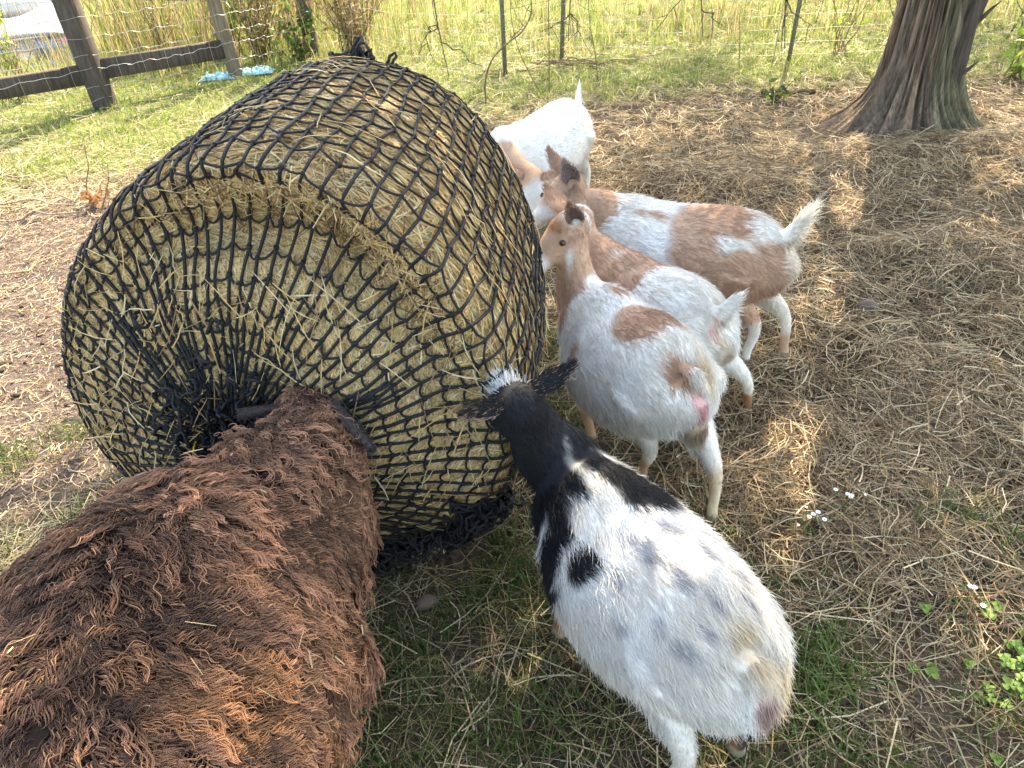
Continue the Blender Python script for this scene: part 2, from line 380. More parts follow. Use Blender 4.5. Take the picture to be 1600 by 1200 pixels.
# ------------------------------------------------------------------ wooden fence on the left
FZ = lambda x, y: float(height(np.array([x]), np.array([y]))[0])
fence = thing('wooden_fence', 'dark weathered timber fence with low rail and wire strands', 'fence', (-3.1, 6.27, 0))
FO = np.array([-3.1, 6.27, 0])
def post_mesh(name, x, y, w, hgt, lean, rnd, seed, dcol):
    rr = np.random.default_rng(seed); n = 16 if rnd else 8
    zz = np.linspace(-.15, hgt, 26); an = np.arange(n) * 2 * pi / n + .4
    rad = np.ones((26, n)) * w / 2
    if not rnd:
        an = np.array([-.93, -.64, .64, .93, pi - .93, pi - .64, pi + .64, pi + .93]); rad = rad * np.array([1.25, 1.25, 1.25, 1.25] * 2)
    Pz = np.stack([np.broadcast_to(np.cos(an), (26, n)), np.broadcast_to(np.sin(an), (26, n)), np.broadcast_to(zz[:, None] * .4, (26, n))], -1)
    rad = rad * (1 + (.22 if rnd else .05) * (fbm(Pz, 2.5, seed) - .5))
    V = np.stack([np.cos(an) * rad + lean * np.maximum(zz, 0)[:, None], np.sin(an) * rad, np.broadcast_to(zz[:, None], (26, n))], -1) + np.array([x, y, 0]) - FO
    a = np.arange(25)[:, None] * n; b = np.arange(n)[None]; b2 = (b + 1) % n
    F = [np.stack([a + b, a + b2, a + n + b2, a + n + b], -1).reshape(-1, 4), np.array([np.arange(n) + 25 * n])]
    return mesh_np(name, V.reshape(-1, 3), F, M_WOODP, np.array(dcol), fence, not rnd is False)
PA, PB = np.array([-3.10, 6.27]), np.array([-2.20, 6.87]); PC = PA + (PA - PB) * 1.9; PD = np.array([-1.64, 7.43])
post_mesh('post', *PA, .15, 1.25, -.02, False, 3, (.075, .062, .054))
post_mesh('post', *PB, .125, 1.25, -.05, True, 4, (.16, .13, .095))
post_mesh('post', *PD, .13, 1.3, 0, True, 5, (.10, .085, .07))
post_mesh('post', *PC, .15, 1.2, -.03, False, 6, (.10, .085, .075))
for a_, b_, za, zb in [(PA, PB, .27, .245), (PC, PA, .30, .25)]:
    dv = np.array([*(b_ - a_), zb - za]); Lr = np.linalg.norm(dv); off = np.array([.05, -.07, 0]) * 0
    c0 = np.array([*(a_ + b_) / 2, (za + zb) / 2]) - FO
    v, f = box_vf(c0, (.145, .05, Lr - .10), frame(dv, (0.55, -.83, 0)), .008)
    mesh_np('rail', v, f, M_WOODP, np.array([.08, .066, .057]), fence)
# wire strands in front of the posts and woven mesh
nrm2 = np.array([.55, -.83]) * .085
lines = []
for z in [.08, .17, .30, .40, .52, .66, .80, .95, 1.1]:
    for a_, b_ in [(PC, PA), (PA, PB), (PB, PD)]:
        t = np.linspace(0, 1, 40)[:, None]; p = a_ * (1 - t) + b_ * t + nrm2
        zz = z + (.006 * np.sin(t * 31 + z * 9) + .005 * np.sin(t * 70 + z * 20) + .010 * (vnoise(np.concatenate([t * 9, t * 0 + z * 31, t * 0], 1), 1, 5)[:, None] - .5)) - .02 * np.sin(pi * t)
        lines.append((np.concatenate([p, zz], 1) - FO, .0016))
for a_, b_ in [(PC, PA), (PA, PB), (PB, PD)]:
    n = int(np.linalg.norm(b_ - a_) / .16)
    for k in range(1, n):
        p = a_ + (b_ - a_) * k / n + nrm2
        lines.append((np.array([[p[0], p[1], z] for z in np.linspace(.06, 1.1, 6)]) + RNG.normal(size=(6, 3)) * .004 - FO, .0012))
tube_obj('wire_mesh', lines, M_WIRE, fence, 4, cap=False)

# ------------------------------------------------------------------ wire fence with steel posts along the back
wf = thing('wire_fence', 'woven wire fence on thin steel posts behind the goats', 'fence', (0.1, 6.44, 0))
WO = np.array([.1, 6.44, 0]); WP = [np.array(p) for p in [(-1.64, 7.43), (-.75, 6.75), (.1, 6.44), (.58, 6.68), (1.45, 6.5), (2.39, 6.36), (3.6, 6.3), (5.2, 6.2)]]
for k, p in enumerate(WP[2:], 2):
    if k == 4: continue
    ln = {2: 0, 3: .04, 5: .03}.get(k, .01); hgt = 1.35; c0 = np.array([*p, 0]) - WO
    sec = []
    v1 = box_vf((0, 0, hgt / 2 - .1), (.034, .005, hgt + .2)); v2 = box_vf((0, .0165, hgt / 2 - .1), (.005, .028, hgt + .2))
    studs = [box_vf((0, -.005, .1 + .06 * q), (.012, .008, .02)) for q in range(20)]
    V, F = join_vf([v1, v2] + studs); V = V + np.stack([V[:, 2] * ln, V[:, 2] * 0, V[:, 2] * 0], 1) + c0
    mesh_np('t_post', V, F, M_TPOST, None, wf, False)
pts = np.array(WP); seg = np.concatenate([[0], np.cumsum(np.linalg.norm(np.diff(pts, axis=0), axis=1))])
sL = np.arange(0, seg[-1], .1); px_ = np.interp(sL, seg, pts[:, 0]); py_ = np.interp(sL, seg, pts[:, 1]) - .03
lines = []
for z in [.05, .14, .24, .34, .46, .60, .75, .92, 1.1]:
    zz = z + .03 * (fbm(xyz(px_, py_, z), 1.3, 8) - .5) + .012 * (vnoise(xyz(px_, py_, z), 9, 3) - .5)
    lines.append((np.stack([px_, py_, zz], -1) - WO, .0017))
for k in range(0, len(sL), 1):
    zz = np.linspace(.04, 1.1, 5); lines.append((np.stack([px_[k] + .01 * np.sin(zz * 9 + k), np.full(5, py_[k]), zz], -1) - WO, .0010))
tube_obj('wire_mesh', lines, M_WIRED, wf, 3, cap=False)

# ------------------------------------------------------------------ parked car beyond the fence
CX, CY = -8.05, 14.2; CZ = FZ(CX, CY)
car = thing('parked_car', 'silver saloon car parked beyond the timber fence seen from behind', 'car', (CX, CY, CZ), radians(28))
# local: y forwards (away), x right, z up;  stations along y
sts = [(-2.18, .42, .80, .74, .80), (-2.12, .34, .93, .80, .84), (-1.95, .28, .98, .84, .86), (-1.55, .22, 1.02, .88, .84), (-1.0, .20, 1.30, .90, .66), (-.55, .20, 1.43, .90, .60), (.3, .20, 1.45, .90, .60), (.85, .20, 1.25, .90, .66), (1.25, .22, .98, .88, .82), (1.9, .25, .88, .84, .80), (2.2, .36, .72, .72, .70)]
V = []; nsec = 22
for (y, zb, zt, wl, wt) in sts:
    belt = min(.92, zt - .03)
    pts_ = [(wl * .86, zb), (wl, zb + .12), (wl * 1.005, (zb + belt) / 2), (wl * .985, belt - .06), (wl * .95, belt)]
    if zt > 1.1: pts_ += [(wl * .95 - (wl * .95 - wt) * .5, belt + (zt - belt) * .55), (wt, zt - .05), (wt * .9, zt - .01)]
    else: pts_ += [(wl * .93, belt + .005), (wt * .97, zt - .015), (wt * .85, zt - .004)]
    pts_ += [(wt * .5, zt + .012), (0, zt + .018)]
    right = [(x, y, z) for x, z in pts_]; left = [(-x, y, z) for x, z in pts_[-2::-1]]
    V += right + left
nsec = len(V) // len(sts); a = np.arange(len(sts) - 1)[:, None] * nsec; b = np.arange(nsec)[None]; b2 = (b + 1) % nsec
F = [np.stack([a + b, a + b2, a + nsec + b2, a + nsec + b], -1).reshape(-1, 4), np.array([np.arange(nsec)[::-1]]), np.array([np.arange(nsec) + nsec * (len(sts) - 1)])]
body = mesh_np('body', V, F, M_PAINT, None, car)
md = body.modifiers.new('sub', 'SUBSURF'); md.levels = 2; md.render_levels = 2
def plate_vf(p, n, w_, h_, t_=.02, curve=.0, nu=8):
    """slightly curved thin panel; p centre, n outward"""
    n = nrm(np.array(n, float)); up = nrm(np.array([0, 0, 1.]) - n * n[2]); rt = np.cross(up, n)
    u_ = np.linspace(-1, 1, nu + 1); V = []
    for s_ in (t_, -t_):
        for vv in (-1, 1):
            for q in u_: V.append(np.array(p) + rt * q * w_ / 2 + up * vv * h_ / 2 + n * (s_ - curve * q * q))
    V = np.array(V); m_ = nu + 1; i = np.arange(nu); Fq = [np.stack([i, i + 1, m_ + i + 1, m_ + i], -1), np.stack([2 * m_ + i, 3 * m_ + i, 3 * m_ + i + 1, 2 * m_ + i + 1], -1), np.stack([i, 2 * m_ + i, 2 * m_ + i + 1, i + 1], -1), np.stack([m_ + i, m_ + i + 1, 3 * m_ + i + 1, 3 * m_ + i], -1), np.array([[0, m_, 3 * m_, 2 * m_], [m_ - 1, 3 * m_ - 1, 4 * m_ - 1, 2 * m_ - 1]])]
    return V, Fq
for nm, p, n, w_, h_, t_, cv, mt in [('rear_window', (0, -1.24, 1.19), (0, -.50, .86), 1.22, .52, .012, .06, M_GLASS), ('bumper', (0, -2.16, .52), (0, -1, .02), 1.62, .26, .05, .16, M_PAINT), ('number_plate_recess', (0, -2.17, .72), (0, -1, .1), .62, .22, .012, .0, M_PLATE), ('number_plate', (0, -2.19, .72), (0, -1, .1), .33, .16, .008, 0, M_GREY), ('spoiler', (0, -2.06, 1.03), (0, -.35, 1), 1.35, .14, .015, .05, M_PAINT), ('windscreen', (0, .98, 1.20), (0, .62, .78), 1.2, .6, .012, .06, M_GLASS)]:
    v, f = plate_vf(p, n, w_, h_, t_, cv); mesh_np(nm, v, f, mt, None, car)
for sx in (-1, 1):
    v, f = plate_vf((sx * .68, -2.08, .80), (sx * .55, -1, .15), .34, .2, .05, .06); mesh_np('tail_light', v, f, M_RED, None, car)
    v, f = plate_vf((sx * .765, -.1, 1.16), (sx, 0, .42), 1.5, .34, .012, .02); mesh_np('side_window', v, f, M_GLASS, None, car)
    v, f = plate_vf((sx * .95, .75, .98), (0, -1, .1), .18, .13, .05, .02); mesh_np('wing_mirror', v, f, M_PAINT, None, car)
    for yy in (-1.35, 1.35):
        an = np.linspace(0, 2 * pi, 28, endpoint=False); ring = np.stack([np.full(28, sx * .80), yy + np.cos(an) * .26, .31 + np.sin(an) * .26], -1)[None]
        wv, wfz = tubes(ring, .085, 10, closed=True); wh = mesh_np('wheel', wv, wfz, M_RUB, None, car)
        rim = [box_vf((sx * .84, yy, .31), (.02, .05, .42), np.array([[1, 0, 0], [0, cos(q), -sin(q)], [0, sin(q), cos(q)]]), .004) for q in np.arange(3) * pi / 3]
        rim.append(tubes(np.stack([np.full(28, sx * .83), yy + np.cos(an) * .19, .31 + np.sin(an) * .19], -1)[None], .02, 6, closed=True))
        V_, F_ = join_vf(rim); mesh_np('rim', V_, F_, M_RIM, None, wh)

# ------------------------------------------------------------------ the round bale
BQ = dict(ox=-.58, oy=1.384, yaw=.238, a0=.599, b0=.627, a1=.511, b1=.623, L=.707, cz0=.600, cz1=.596, dx1=.028, tilt=.10)
bA = np.array([sin(BQ['yaw']), cos(BQ['yaw']), 0]); bX = np.array([cos(BQ['yaw']), -sin(BQ['yaw']), 0]); bZ = np.array([0, 0, 1.])
bO = np.array([BQ['ox'], BQ['oy'], 0]); GATH = np.array([-.125, .475])       # gathered mouth of the net on the face (x, z)
KNOT = np.array([.0, .80])                                                # closed end, back
def bale(u, v, off=0.):
    """u angle (0 = right, pi/2 = top), v 0..1: 0 gather, .36 front rim, .80 back rim, 1 back centre"""
    u, v = np.broadcast_arrays(np.asarray(u, float), np.asarray(v, float))
    tside = np.clip((v - .36) / .44, 0, 1)
    a = BQ['a0'] + (BQ['a1'] - BQ['a0']) * tside; b = BQ['b0'] + (BQ['b1'] - BQ['b0']) * tside
    cz = BQ['cz0'] + (BQ['cz1'] - BQ['cz0']) * tside; cx = BQ['dx1'] * tside
    rf = np.clip(v / .36, 0, 1); rb = np.clip((1 - v) / .20, 0, 1)
    endr = 1 - .10 * np.exp(-tside / .06) - .09 * np.exp(-(1 - tside) / .08)
    wu = lambda c_, w_: np.exp(-((np.mod(u - radians(c_) + pi, 2 * pi) - pi) / radians(w_)) ** 2)
    endr = endr * (1 - .105 * wu(130, 27) + .015 * wu(180, 25) - .085 * wu(302, 30))
    rx = cx + a * endr * np.cos(u); rz = cz + b * endr * np.sin(u)
    cen_x = np.where(v < .5, GATH[0], KNOT[0]); cen_z = np.where(v < .5, GATH[1], KNOT[1])
    ro = np.where(v < .36, rf ** .9, np.where(v > .80, rb ** .75, 1.))
    x = cen_x + (rx - cen_x) * ro; z = cen_z + (rz - cen_z) * ro
    s = BQ['L'] * tside
    # front face: bulge, dent at the mouth, recess under the overhanging rim
    face = (v < .36)
    bul = -.045 * (1 - rf ** 3) + .045 * np.exp(-(rf / .16) ** 2)
    upw = np.exp(-((np.mod(u - radians(68) + pi, 2 * pi) - pi) / .85) ** 2)
    rec = .065 * upw * np.exp(-((rf - .80) / .12) ** 2) - .030 * upw * np.exp(-((rf - 1.0) / .07) ** 2)
    s = s + np.where(face, bul + rec, 0) + np.where(~face, -.030 * upw * np.exp(-tside / .10), 0)
    s = s + .05 * wu(295, 40) * np.exp(-tside / .3) * np.where(face, rf ** 3, 1)
    s = s + np.where(v > .80, .05 * (1 - rb ** 2), 0)
    P = bO + s[..., None] * bA + (BQ['tilt'] * z)[..., None] * bA + x[..., None] * bX + z[..., None] * bZ
    n = fbm(P, 3.2, 90, 2) - .5
    nn = nrm(P - (bO + .36 * bA + .6 * bZ + .06 * bA))
    P = P + nn * (n * .05 + off)[..., None] if not np.isscalar(off) else P + nn * (n * .05 + off)[..., None]
    P[..., 2] = np.where(P[..., 2] < .03, .03 + .25 * (P[..., 2] - .03), P[..., 2]); P[..., 2] = np.maximum(P[..., 2], -.02)
    return P
nu, nv = 200, 130
uu = np.linspace(0, 2 * pi, nu, endpoint=False); vv = np.concatenate([np.linspace(0.004, .33, 50), np.linspace(.333, .46, 30), np.linspace(.47, .996, 50)])
U, Vv = np.meshgrid(uu, vv); BP = bale(U, Vv)
a = np.arange(len(vv) - 1)[:, None] * nu; b = np.arange(nu)[None]; b2 = (b + 1) % nu
F = [np.stack([a + b, a + b2, a + nu + b2, a + nu + b], -1).reshape(-1, 4), np.array([np.arange(nu)[::-1]]), np.array([np.arange(nu) + nu * (len(vv) - 1)])]
bt = thing('hay_bale', 'large round hay bale of golden dry grass wrapped in black netting', 'hay bale', tuple(bO))
rim_shade = np.exp(-((np.mod(U - radians(66) + pi, 2 * pi) - pi) / .8) ** 2) * np.exp(-((Vv - .315) / .03) ** 2)
bc = np.array([.47, .315, .135]) * (.65 + .7 * fbm(BP, 9, 95))[..., None]; bc = bc * (1 - .5 * rim_shade[..., None]) + np.array([.09, .05, .025]) * .5 * rim_shade[..., None]  # shadow below the overhanging rim painted into the hay colour
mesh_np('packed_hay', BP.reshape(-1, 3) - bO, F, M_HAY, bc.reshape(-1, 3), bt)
def bale_n(u, v):
    e = 1e-3; du = bale(u + e, v) - bale(u - e, v); dv = bale(u, np.minimum(v + e, .999)) - bale(u, np.maximum(v - e, .001))
    n = nrm(np.cross(du, dv)); P = bale(u, v); c0 = bO + .42 * bA + .6 * bZ
    return n * np.sign((n * (P - c0)).sum(-1, keepdims=True)), nrm(du), nrm(dv)
def bale_straw(N, seed, lmin, lmax, lift, mode):
    rr = np.random.default_rng(seed); k = 4
    side = rr.random(N) < (.5 if mode == 'all' else 1)
    v = np.where(side, rr.uniform(.36, .84, N), .36 * np.sqrt(rr.random(N)) * .99 + .003); u = rr.uniform(-.35, pi + .35, N)
    u = np.where(rr.random(N) < .25, rr.uniform(0, 2 * pi, N), u)
    P0 = bale(u, v); n, du, dv = bale_n(u, v)
    ang_ = np.where(v > .36, rr.normal(0, .35, N), rr.normal(.6, .75, N)); wild = rr.random(N) < .22; ang_ = np.where(wild, rr.uniform(0, pi, N), ang_)
    d = du * np.cos(ang_)[:, None] + dv * np.sin(ang_)[:, None]
    L = rr.uniform(lmin, lmax, N)[:, None]; t = np.linspace(-.5, .5, k)
    l0 = rr.uniform(-.2, 1, N)[:, None] * lift
    bend = rr.normal(0, .12, N)[:, None] * L; sd = np.cross(n, d)
    kap = .9 * L * L
    P = np.stack([P0 + d * L * q + n * (l0 - kap * q * q * 1.2 + rr.normal(0, .25, N)[:, None] * lift * q * 2 + .003) + sd * bend * (q * q) for q in t], 1)
    wdt = rr.uniform(.0016, .0034, N)[:, None] * np.array([.8, 1, 1, .5])
    rl = rr.uniform(-1, 1, N)[:, None]; sv = nrm(sd + n * rl * .8)
    base = np.array([.61, .415, .18]); pale = np.array([.68, .55, .33]); dk = np.array([.30, .19, .095]); gn = np.array([.46, .38, .20])
    q = rr.random(N)[:, None]; c = np.where(q < .5, base, np.where(q < .72, pale, np.where(q < .88, dk, gn))) * rr.uniform(.75, 1.2, (N, 1))
    return ribbons(P, wdt, sv, c)
V, F, Cc = bale_straw(70000, 51, .03, .085, .0055, 'all')
tag(mesh_np('hay_strands', V - bO, F, M_STRAW, Cc, bt), kind='stuff')
V, F, Cc = bale_straw(1300, 52, .05, .15, .026, 'all')
tag(mesh_np('loose_straw', V - bO, F, M_STRAW, Cc, bt), kind='stuff')
# tangled straw hanging under the rim
rr = np.random.default_rng(53); N = 900
u = radians(66) + rr.normal(0, .65, N); v = rr.normal(.335, .022, N); P0 = bale(u, v); n, du, dv = bale_n(u, v)
d = nrm(du * rr.normal(0, 1, (N, 1)) + dv * rr.normal(0, .8, (N, 1)) + n * rr.normal(0, .35, (N, 1))); L = rr.uniform(.04, .12, (N, 1)); bd = rr.normal(size=(N, 3)) * .012
P = np.stack([P0 + n * .004 + d * L * q + bd * q * q * 4 for q in np.linspace(-.5, .5, 4)], 1)
cc = np.where(rr.random((N, 1)) < .35, np.array([.58, .45, .26]), np.array([.19, .11, .055])) * rr.uniform(.7, 1.2, (N, 1))  # mostly dark brown, deepening the rim's shadow through the straw colour
V, F, Cc = ribbons(P, np.array([.002, .003, .003, .0015]), nrm(np.cross(d, rr.normal(size=(N, 3)))), cc)
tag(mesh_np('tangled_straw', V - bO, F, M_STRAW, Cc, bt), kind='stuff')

# ------------------------------------------------------------------ the net round the bale
net = thing('hay_net', 'black knotted cord net drawn tight round the hay bale', 'net', tuple(bO))
rr = np.random.default_rng(70)
NU = 82; vr = np.concatenate([np.array([.03, .05, .072, .096, .122, .15, .178, .206, .234, .262, .290, .317, .342, .36])[:-1], np.linspace(.36, .80, 18)[:-1], np.linspace(.80, .985, 8)])
NV = len(vr)
ui = np.arange(NU) * 2 * pi / NU
ub = ui + .035 * np.sin(7 * ui + 1) + .03 * np.sin(11 * ui + .3)                        # cords bunch towards the mouth
near_ = smooth(.30, .02, vr)[:, None]
Un = ui[None] * (1 - near_) + (ub + .035 * np.sin(13 * ui + 2))[None] * near_ + rr.normal(0, .007, (NV, NU))
Vn = np.broadcast_to(vr[:, None], (NV, NU)) + rr.normal(0, .0035, (NV, NU)) + .006 * np.sin(3 * ui + 1.3)[None] * np.sin(9 * vr)[:, None]
ringR = np.clip(vr / .36, .05, 1)[:, None] * .60
zig = np.sqrt(np.maximum(.046 ** 2 - (2 * pi * ringR / NU) ** 2, .00012)) * .5
zig = np.where(vr[:, None] > .36, .006, np.minimum(zig, .012) * smooth(.30, .06, vr)[:, None] + .002) * (.36 / .62)
Vn = Vn + zig * np.where(np.arange(NU) % 2 == 0, 1, -1)[None] * np.where(np.arange(NV) % 2 == 0, 1, -1)[:, None]
Un = Un + .10 * smooth(.36, .8, vr)[:, None] * 1.0                                      # cords run slightly askew along the bale
Vn = np.clip(Vn, .012, .99)
def resamp(A, m, axis):
    A = np.moveaxis(A, axis, 0); n = len(A); t = np.linspace(0, n - 1, (n - 1) * m + 1); i = np.minimum(t.astype(int), n - 2); f = (t - i)[:, None]
    return np.moveaxis(A[i] * (1 - f) + A[i + 1] * f, 0, axis)
def clear(u, v): return .013 + .030 * np.exp(-((np.mod(u - radians(68) + pi, 2 * pi) - pi) / 1.1) ** 2) * np.exp(-((v - .35) / .035) ** 2) + .003 * np.sin(u * 40) * np.sin(v * 60) + .034 * np.exp(-((np.mod(u - radians(68) + pi, 2 * pi) - pi) / .8) ** 2) * np.exp(-((v - .30) / .035) ** 2)
Ur, Vr = resamp(Un, 5, 0).T, resamp(Vn, 5, 0).T; Pr = bale(Ur, Vr, clear(Ur, Vr))
thick = .0034
parts = [tubes(Pr, thick * (1 + .25 * rr.random((NU, 1))), 5)]
Uc = np.concatenate([Un, Un[:, :1] + 2 * pi], 1); Vc = np.concatenate([Vn, Vn[:, :1]], 1)
Ur, Vr = resamp(Uc, 4, 1), resamp(Vc, 4, 1)
sag = np.tile(np.array([0, .8, 1, .7]), NU); sag = np.concatenate([sag, [0]])
Vr = Vr - (.0075 * sag)[None] * (.4 + .9 * rr.random((NV, 1))) * np.where(vr < .36, 1, .35)[:, None]
Vr = np.clip(Vr, .01, .99)
Pc = bale(Ur, Vr, clear(Ur, Vr)); parts.append(tubes(Pc, thick * .84, 5))
V, F = join_vf(parts); mesh_np('net_mesh', V - bO, F, M_NET, None, net)
# knots at crossings
kp = bale(Un, Vn, clear(Un, Vn)).reshape(-1, 3); kp = kp[rr.random(len(kp)) < .75]
N = len(kp); dirs = nrm(rr.normal(size=(N, 3))); ln = rr.uniform(.004, .008, (N, 1))
V, F = join_vf([tubes(np.stack([kp - dirs * ln, kp - dirs * ln * .4, kp + dirs * ln * .4, kp + dirs * ln], 1), np.array([.002, .0062, .0062, .002]) * rr.uniform(.8, 1.15, (N, 1)), 6)])
tag(mesh_np('net_knots', V - bO, F, M_NET, None, net), kind='stuff')
def tangle(name, centre_fn, N, k, step, rad, mat, parent, seed, spread):
    rr = np.random.default_rng(seed); t = rr.random(N); P0 = centre_fn(t, rr); out = []
    d = nrm(rr.normal(size=(N, 3))); P = [P0]
    for _ in range(k - 1):
        d = nrm(d + rr.normal(size=(N, 3)) * .55 + (P0 - P[-1]) * spread); P.append(P[-1] + d * step)
    V, F = join_vf([tubes(np.stack(P, 1), rad, 5)]); return tag(mesh_np(name, V - bO, F, mat, None, parent), kind='stuff')
def at_mouth(t, r):
    q = np.abs(r.normal(0, .055, len(t))); uu = r.uniform(0, 2 * pi, len(t)); return bale(uu, .006 + q, r.uniform(.0, .035, len(t)))
tangle('gathered_mouth', at_mouth, 240, 12, .012, .0042, M_NET, net, 81, 14)
# bunched pleats of net running out from the mouth
pl = []
for (ua, l1, n_) in [(2.45, .30, 4), (.40, .27, 6), (1.9, .15, 3), (3.3, .2, 3), (-.6, .2, 3), (1.1, .13, 3), (5.1, .2, 3)]:
    for _ in range(n_):
        vq = np.linspace(.02, l1 * rr.uniform(.6, 1), 24); uq = ua + rr.normal(0, .035) + .02 * np.sin(vq * 90 + rr.uniform(0, 6)) * (.05 / (vq + .03))
        pl.append((bale(uq, vq, .012 + .010 * rr.random(24)) - bO, thick * 1.05))
tube_obj('net_pleat', pl, M_NET, net, 5, cap=False)
def at_foot(t, r):
    u = radians(-88) + t * radians(62); P = bale(u, .385 + r.normal(0, .022, len(t)), .012 + .02 * r.random(len(t))); P[:, 2] = np.maximum(P[:, 2], .02); return P
tangle('bunched_net', at_foot, 560, 12, .011, .0042, M_NET, net, 83, 12)
_sp = G(642, 842)
def at_slack(t, r): a = r.uniform(0, 2 * pi, len(t)); q = np.sqrt(r.random(len(t))); return np.stack([_sp[0] + .13 * q * np.cos(a), _sp[1] + .06 * q * np.sin(a), .012 + .05 * (1 - q * q) + .01 * r.random(len(t))], -1)
tangle('slack_net', at_slack, 70, 14, .014, .0036, M_NET, net, 85, 5)
_n = 1600; _P = at_slack(np.zeros(_n), rr) * np.array([1, 1, .85]); _d = nrm(rr.normal(size=(_n, 3)) * np.array([1, 1, .35])); _L = rr.uniform(.03, .09, (_n, 1)); _Pp = np.stack([_P + _d * _L * q + np.array([0, 0, -1.]) * _L * q * q * .5 for q in np.linspace(-.5, .5, 4)], 1); _Pp[..., 2] = np.maximum(_Pp[..., 2], .004)
V, F, Cc = ribbons(_Pp, np.array([.002, .003, .003, .0015]), nrm(np.cross(_d, rr.normal(size=(_n, 3)))), np.array([.60, .46, .22]) * rr.uniform(.5, 1.2, (_n, 1)))
tag(mesh_np('spilled_hay', V, F, M_STRAW, Cc), 'pale spilled hay under slack net at the foot of the bale', None, None, 'stuff')
def at_knot(t, r): return bale(radians(92) + r.normal(0, .05, len(t)), .80 + r.normal(0, .012, len(t)), .01 + .03 * r.random(len(t)))
tangle('tied_end', at_knot, 90, 12, .012, .0045, M_NET, net, 84, 14)
for k in range(7):
    u0, v0 = rr.uniform(0, 2 * pi), rr.uniform(.02, .055); q = np.linspace(0, 1, 5); tube_obj('drawstring', [(bale(u0 + q * .25, v0 + q * .004, np.full(5, .036)) - bO, .0026)], M_YEL, net, 5)

# ------------------------------------------------------------------ animals
def seg_loft(pts, ry, rz, n=18, sq=0., up=(0, 0, 1)):
    """closed loft along points with elliptical rings: ry sideways, rz along up"""
    pts = np.asarray(pts, float); T = nrm(np.gradient(pts, axis=0)); up = np.array(up, float)
    S = nrm(np.cross(up, T)); Uv = np.cross(T, S); an = np.arange(n) * 2 * pi / n
    ry = np.asarray(ry, float); rz = np.asarray(rz, float); k = len(pts)
    V = pts[:, None] + S[:, None] * (np.cos(an) * (1 - sq * np.sin(an)))[None, :, None] * ry[:, None, None] + Uv[:, None] * np.sin(an)[None, :, None] * rz[:, None, None]
    a = np.arange(k - 1)[:, None] * n; b = np.arange(n)[None]; b2 = (b + 1) % n
    return V.reshape(-1, 3), [np.stack([a + b, a + b2, a + n + b2, a + n + b], -1).reshape(-1, 4), np.array([np.arange(n)[::-1]]), np.array([np.arange(n) + n * (k - 1)])]
def spline(P, R, m=6):
    """Catmull-Rom through joints"""
    P = np.asarray(P, float); R = np.asarray(R, float); A = np.concatenate([P, R.reshape(len(P), -1)], 1)
    A = np.concatenate([2 * A[:1] - A[1:2], A, 2 * A[-1:] - A[-2:-1]]); out = []
    for i in range(1, len(A) - 2):
        for t in np.linspace(0, 1, m, endpoint=False):
            p0, p1, p2, p3 = A[i - 1:i + 3]; out.append(.5 * (2 * p1 + (p2 - p0) * t + (2 * p0 - 5 * p1 + 4 * p2 - p3) * t * t + (3 * p1 - p0 - 3 * p2 + p3) * t ** 3))
    out.append(A[-2]); out = np.array(out); return out[:, :3], np.maximum(out[:, 3:], .002)
def remesh(name, parts, voxel, smooth_it, parent, mat):
    V, F = join_vf(parts); o = mesh_np(name, V, F, mat, None, parent)
    md = o.modifiers.new('r', 'REMESH'); md.mode = 'VOXEL'; md.voxel_size = voxel; md.use_smooth_shade = True
    sm = o.modifiers.new('s', 'SMOOTH'); sm.iterations = smooth_it; sm.factor = .5
    dg = bpy.context.evaluated_depsgraph_get(); me = bpy.data.meshes.new_from_object(o.evaluated_get(dg)); o.modifiers.clear()
    old = o.data; o.data = me; bpy.data.meshes.remove(old); me.name = name
    if not me.materials: me.materials.append(mat)
    return o
def mesh_arrays(me):
    n = len(me.vertices); co = np.empty(n * 3, np.float32); me.vertices.foreach_get('co', co); no = np.empty(n * 3, np.float32); me.vertices.foreach_get('normal', no)
    me.calc_loop_triangles(); t = np.empty(len(me.loop_triangles) * 3, np.int32); me.loop_triangles.foreach_get('vertices', t)
    return co.reshape(-1, 3).astype(float), no.reshape(-1, 3).astype(float), t.reshape(-1, 3)
def scatter(co, no, tri, N, rr, wfun=None):
    a, b, c = co[tri[:, 0]], co[tri[:, 1]], co[tri[:, 2]]; ar = np.linalg.norm(np.cross(b - a, c - a), axis=1)
    if wfun is not None: ar = ar * wfun((a + b + c) / 3)
    i = np.searchsorted(np.cumsum(ar) / ar.sum(), rr.random(N)); i = np.minimum(i, len(tri) - 1)
    r1 = np.sqrt(rr.random(N))[:, None]; r2 = rr.random(N)[:, None]; w0, w1, w2 = 1 - r1, r1 * (1 - r2), r1 * r2
    t = tri[i]; return co[t[:, 0]] * w0 + co[t[:, 1]] * w1 + co[t[:, 2]] * w2, nrm(no[t[:, 0]] * w0 + no[t[:, 1]] * w1 + no[t[:, 2]] * w2)
WHITE = np.array([.80, .785, .75]); TAN = np.array([.52, .335, .235]); DTAN = np.array([.33, .17, .09]); BLACK = np.array([.016, .017, .021]); CREAM = np.array([.66, .54, .38]); PINK = np.array([.72, .43, .39]); GREYB = np.array([.40, .405, .44])
def paint(p, base, spots):
    c = np.tile(base, (len(p), 1)).astype(float); wv = np.stack([fbm(p, 14, 200 + k, 2) - .5 for k in range(3)], -1) * .05
    for (cen, rad, colr, soft) in spots:
        d = np.linalg.norm((p + wv - np.array(cen)) / np.array(rad), axis=1); wgt = smooth(1 + soft, 1 - soft, d)[:, None]; c = c * (1 - wgt) + np.array(colr) * wgt
    dirt = (.30 * smooth(.45, .68, fbm(p, 7, 215, 3)) + .25 * smooth(.36, .22, p[:, 2]))[:, None]; c = c * (1 - dirt * (1 - np.array([.86, .72, .54])))
    return c
GOATS = {}
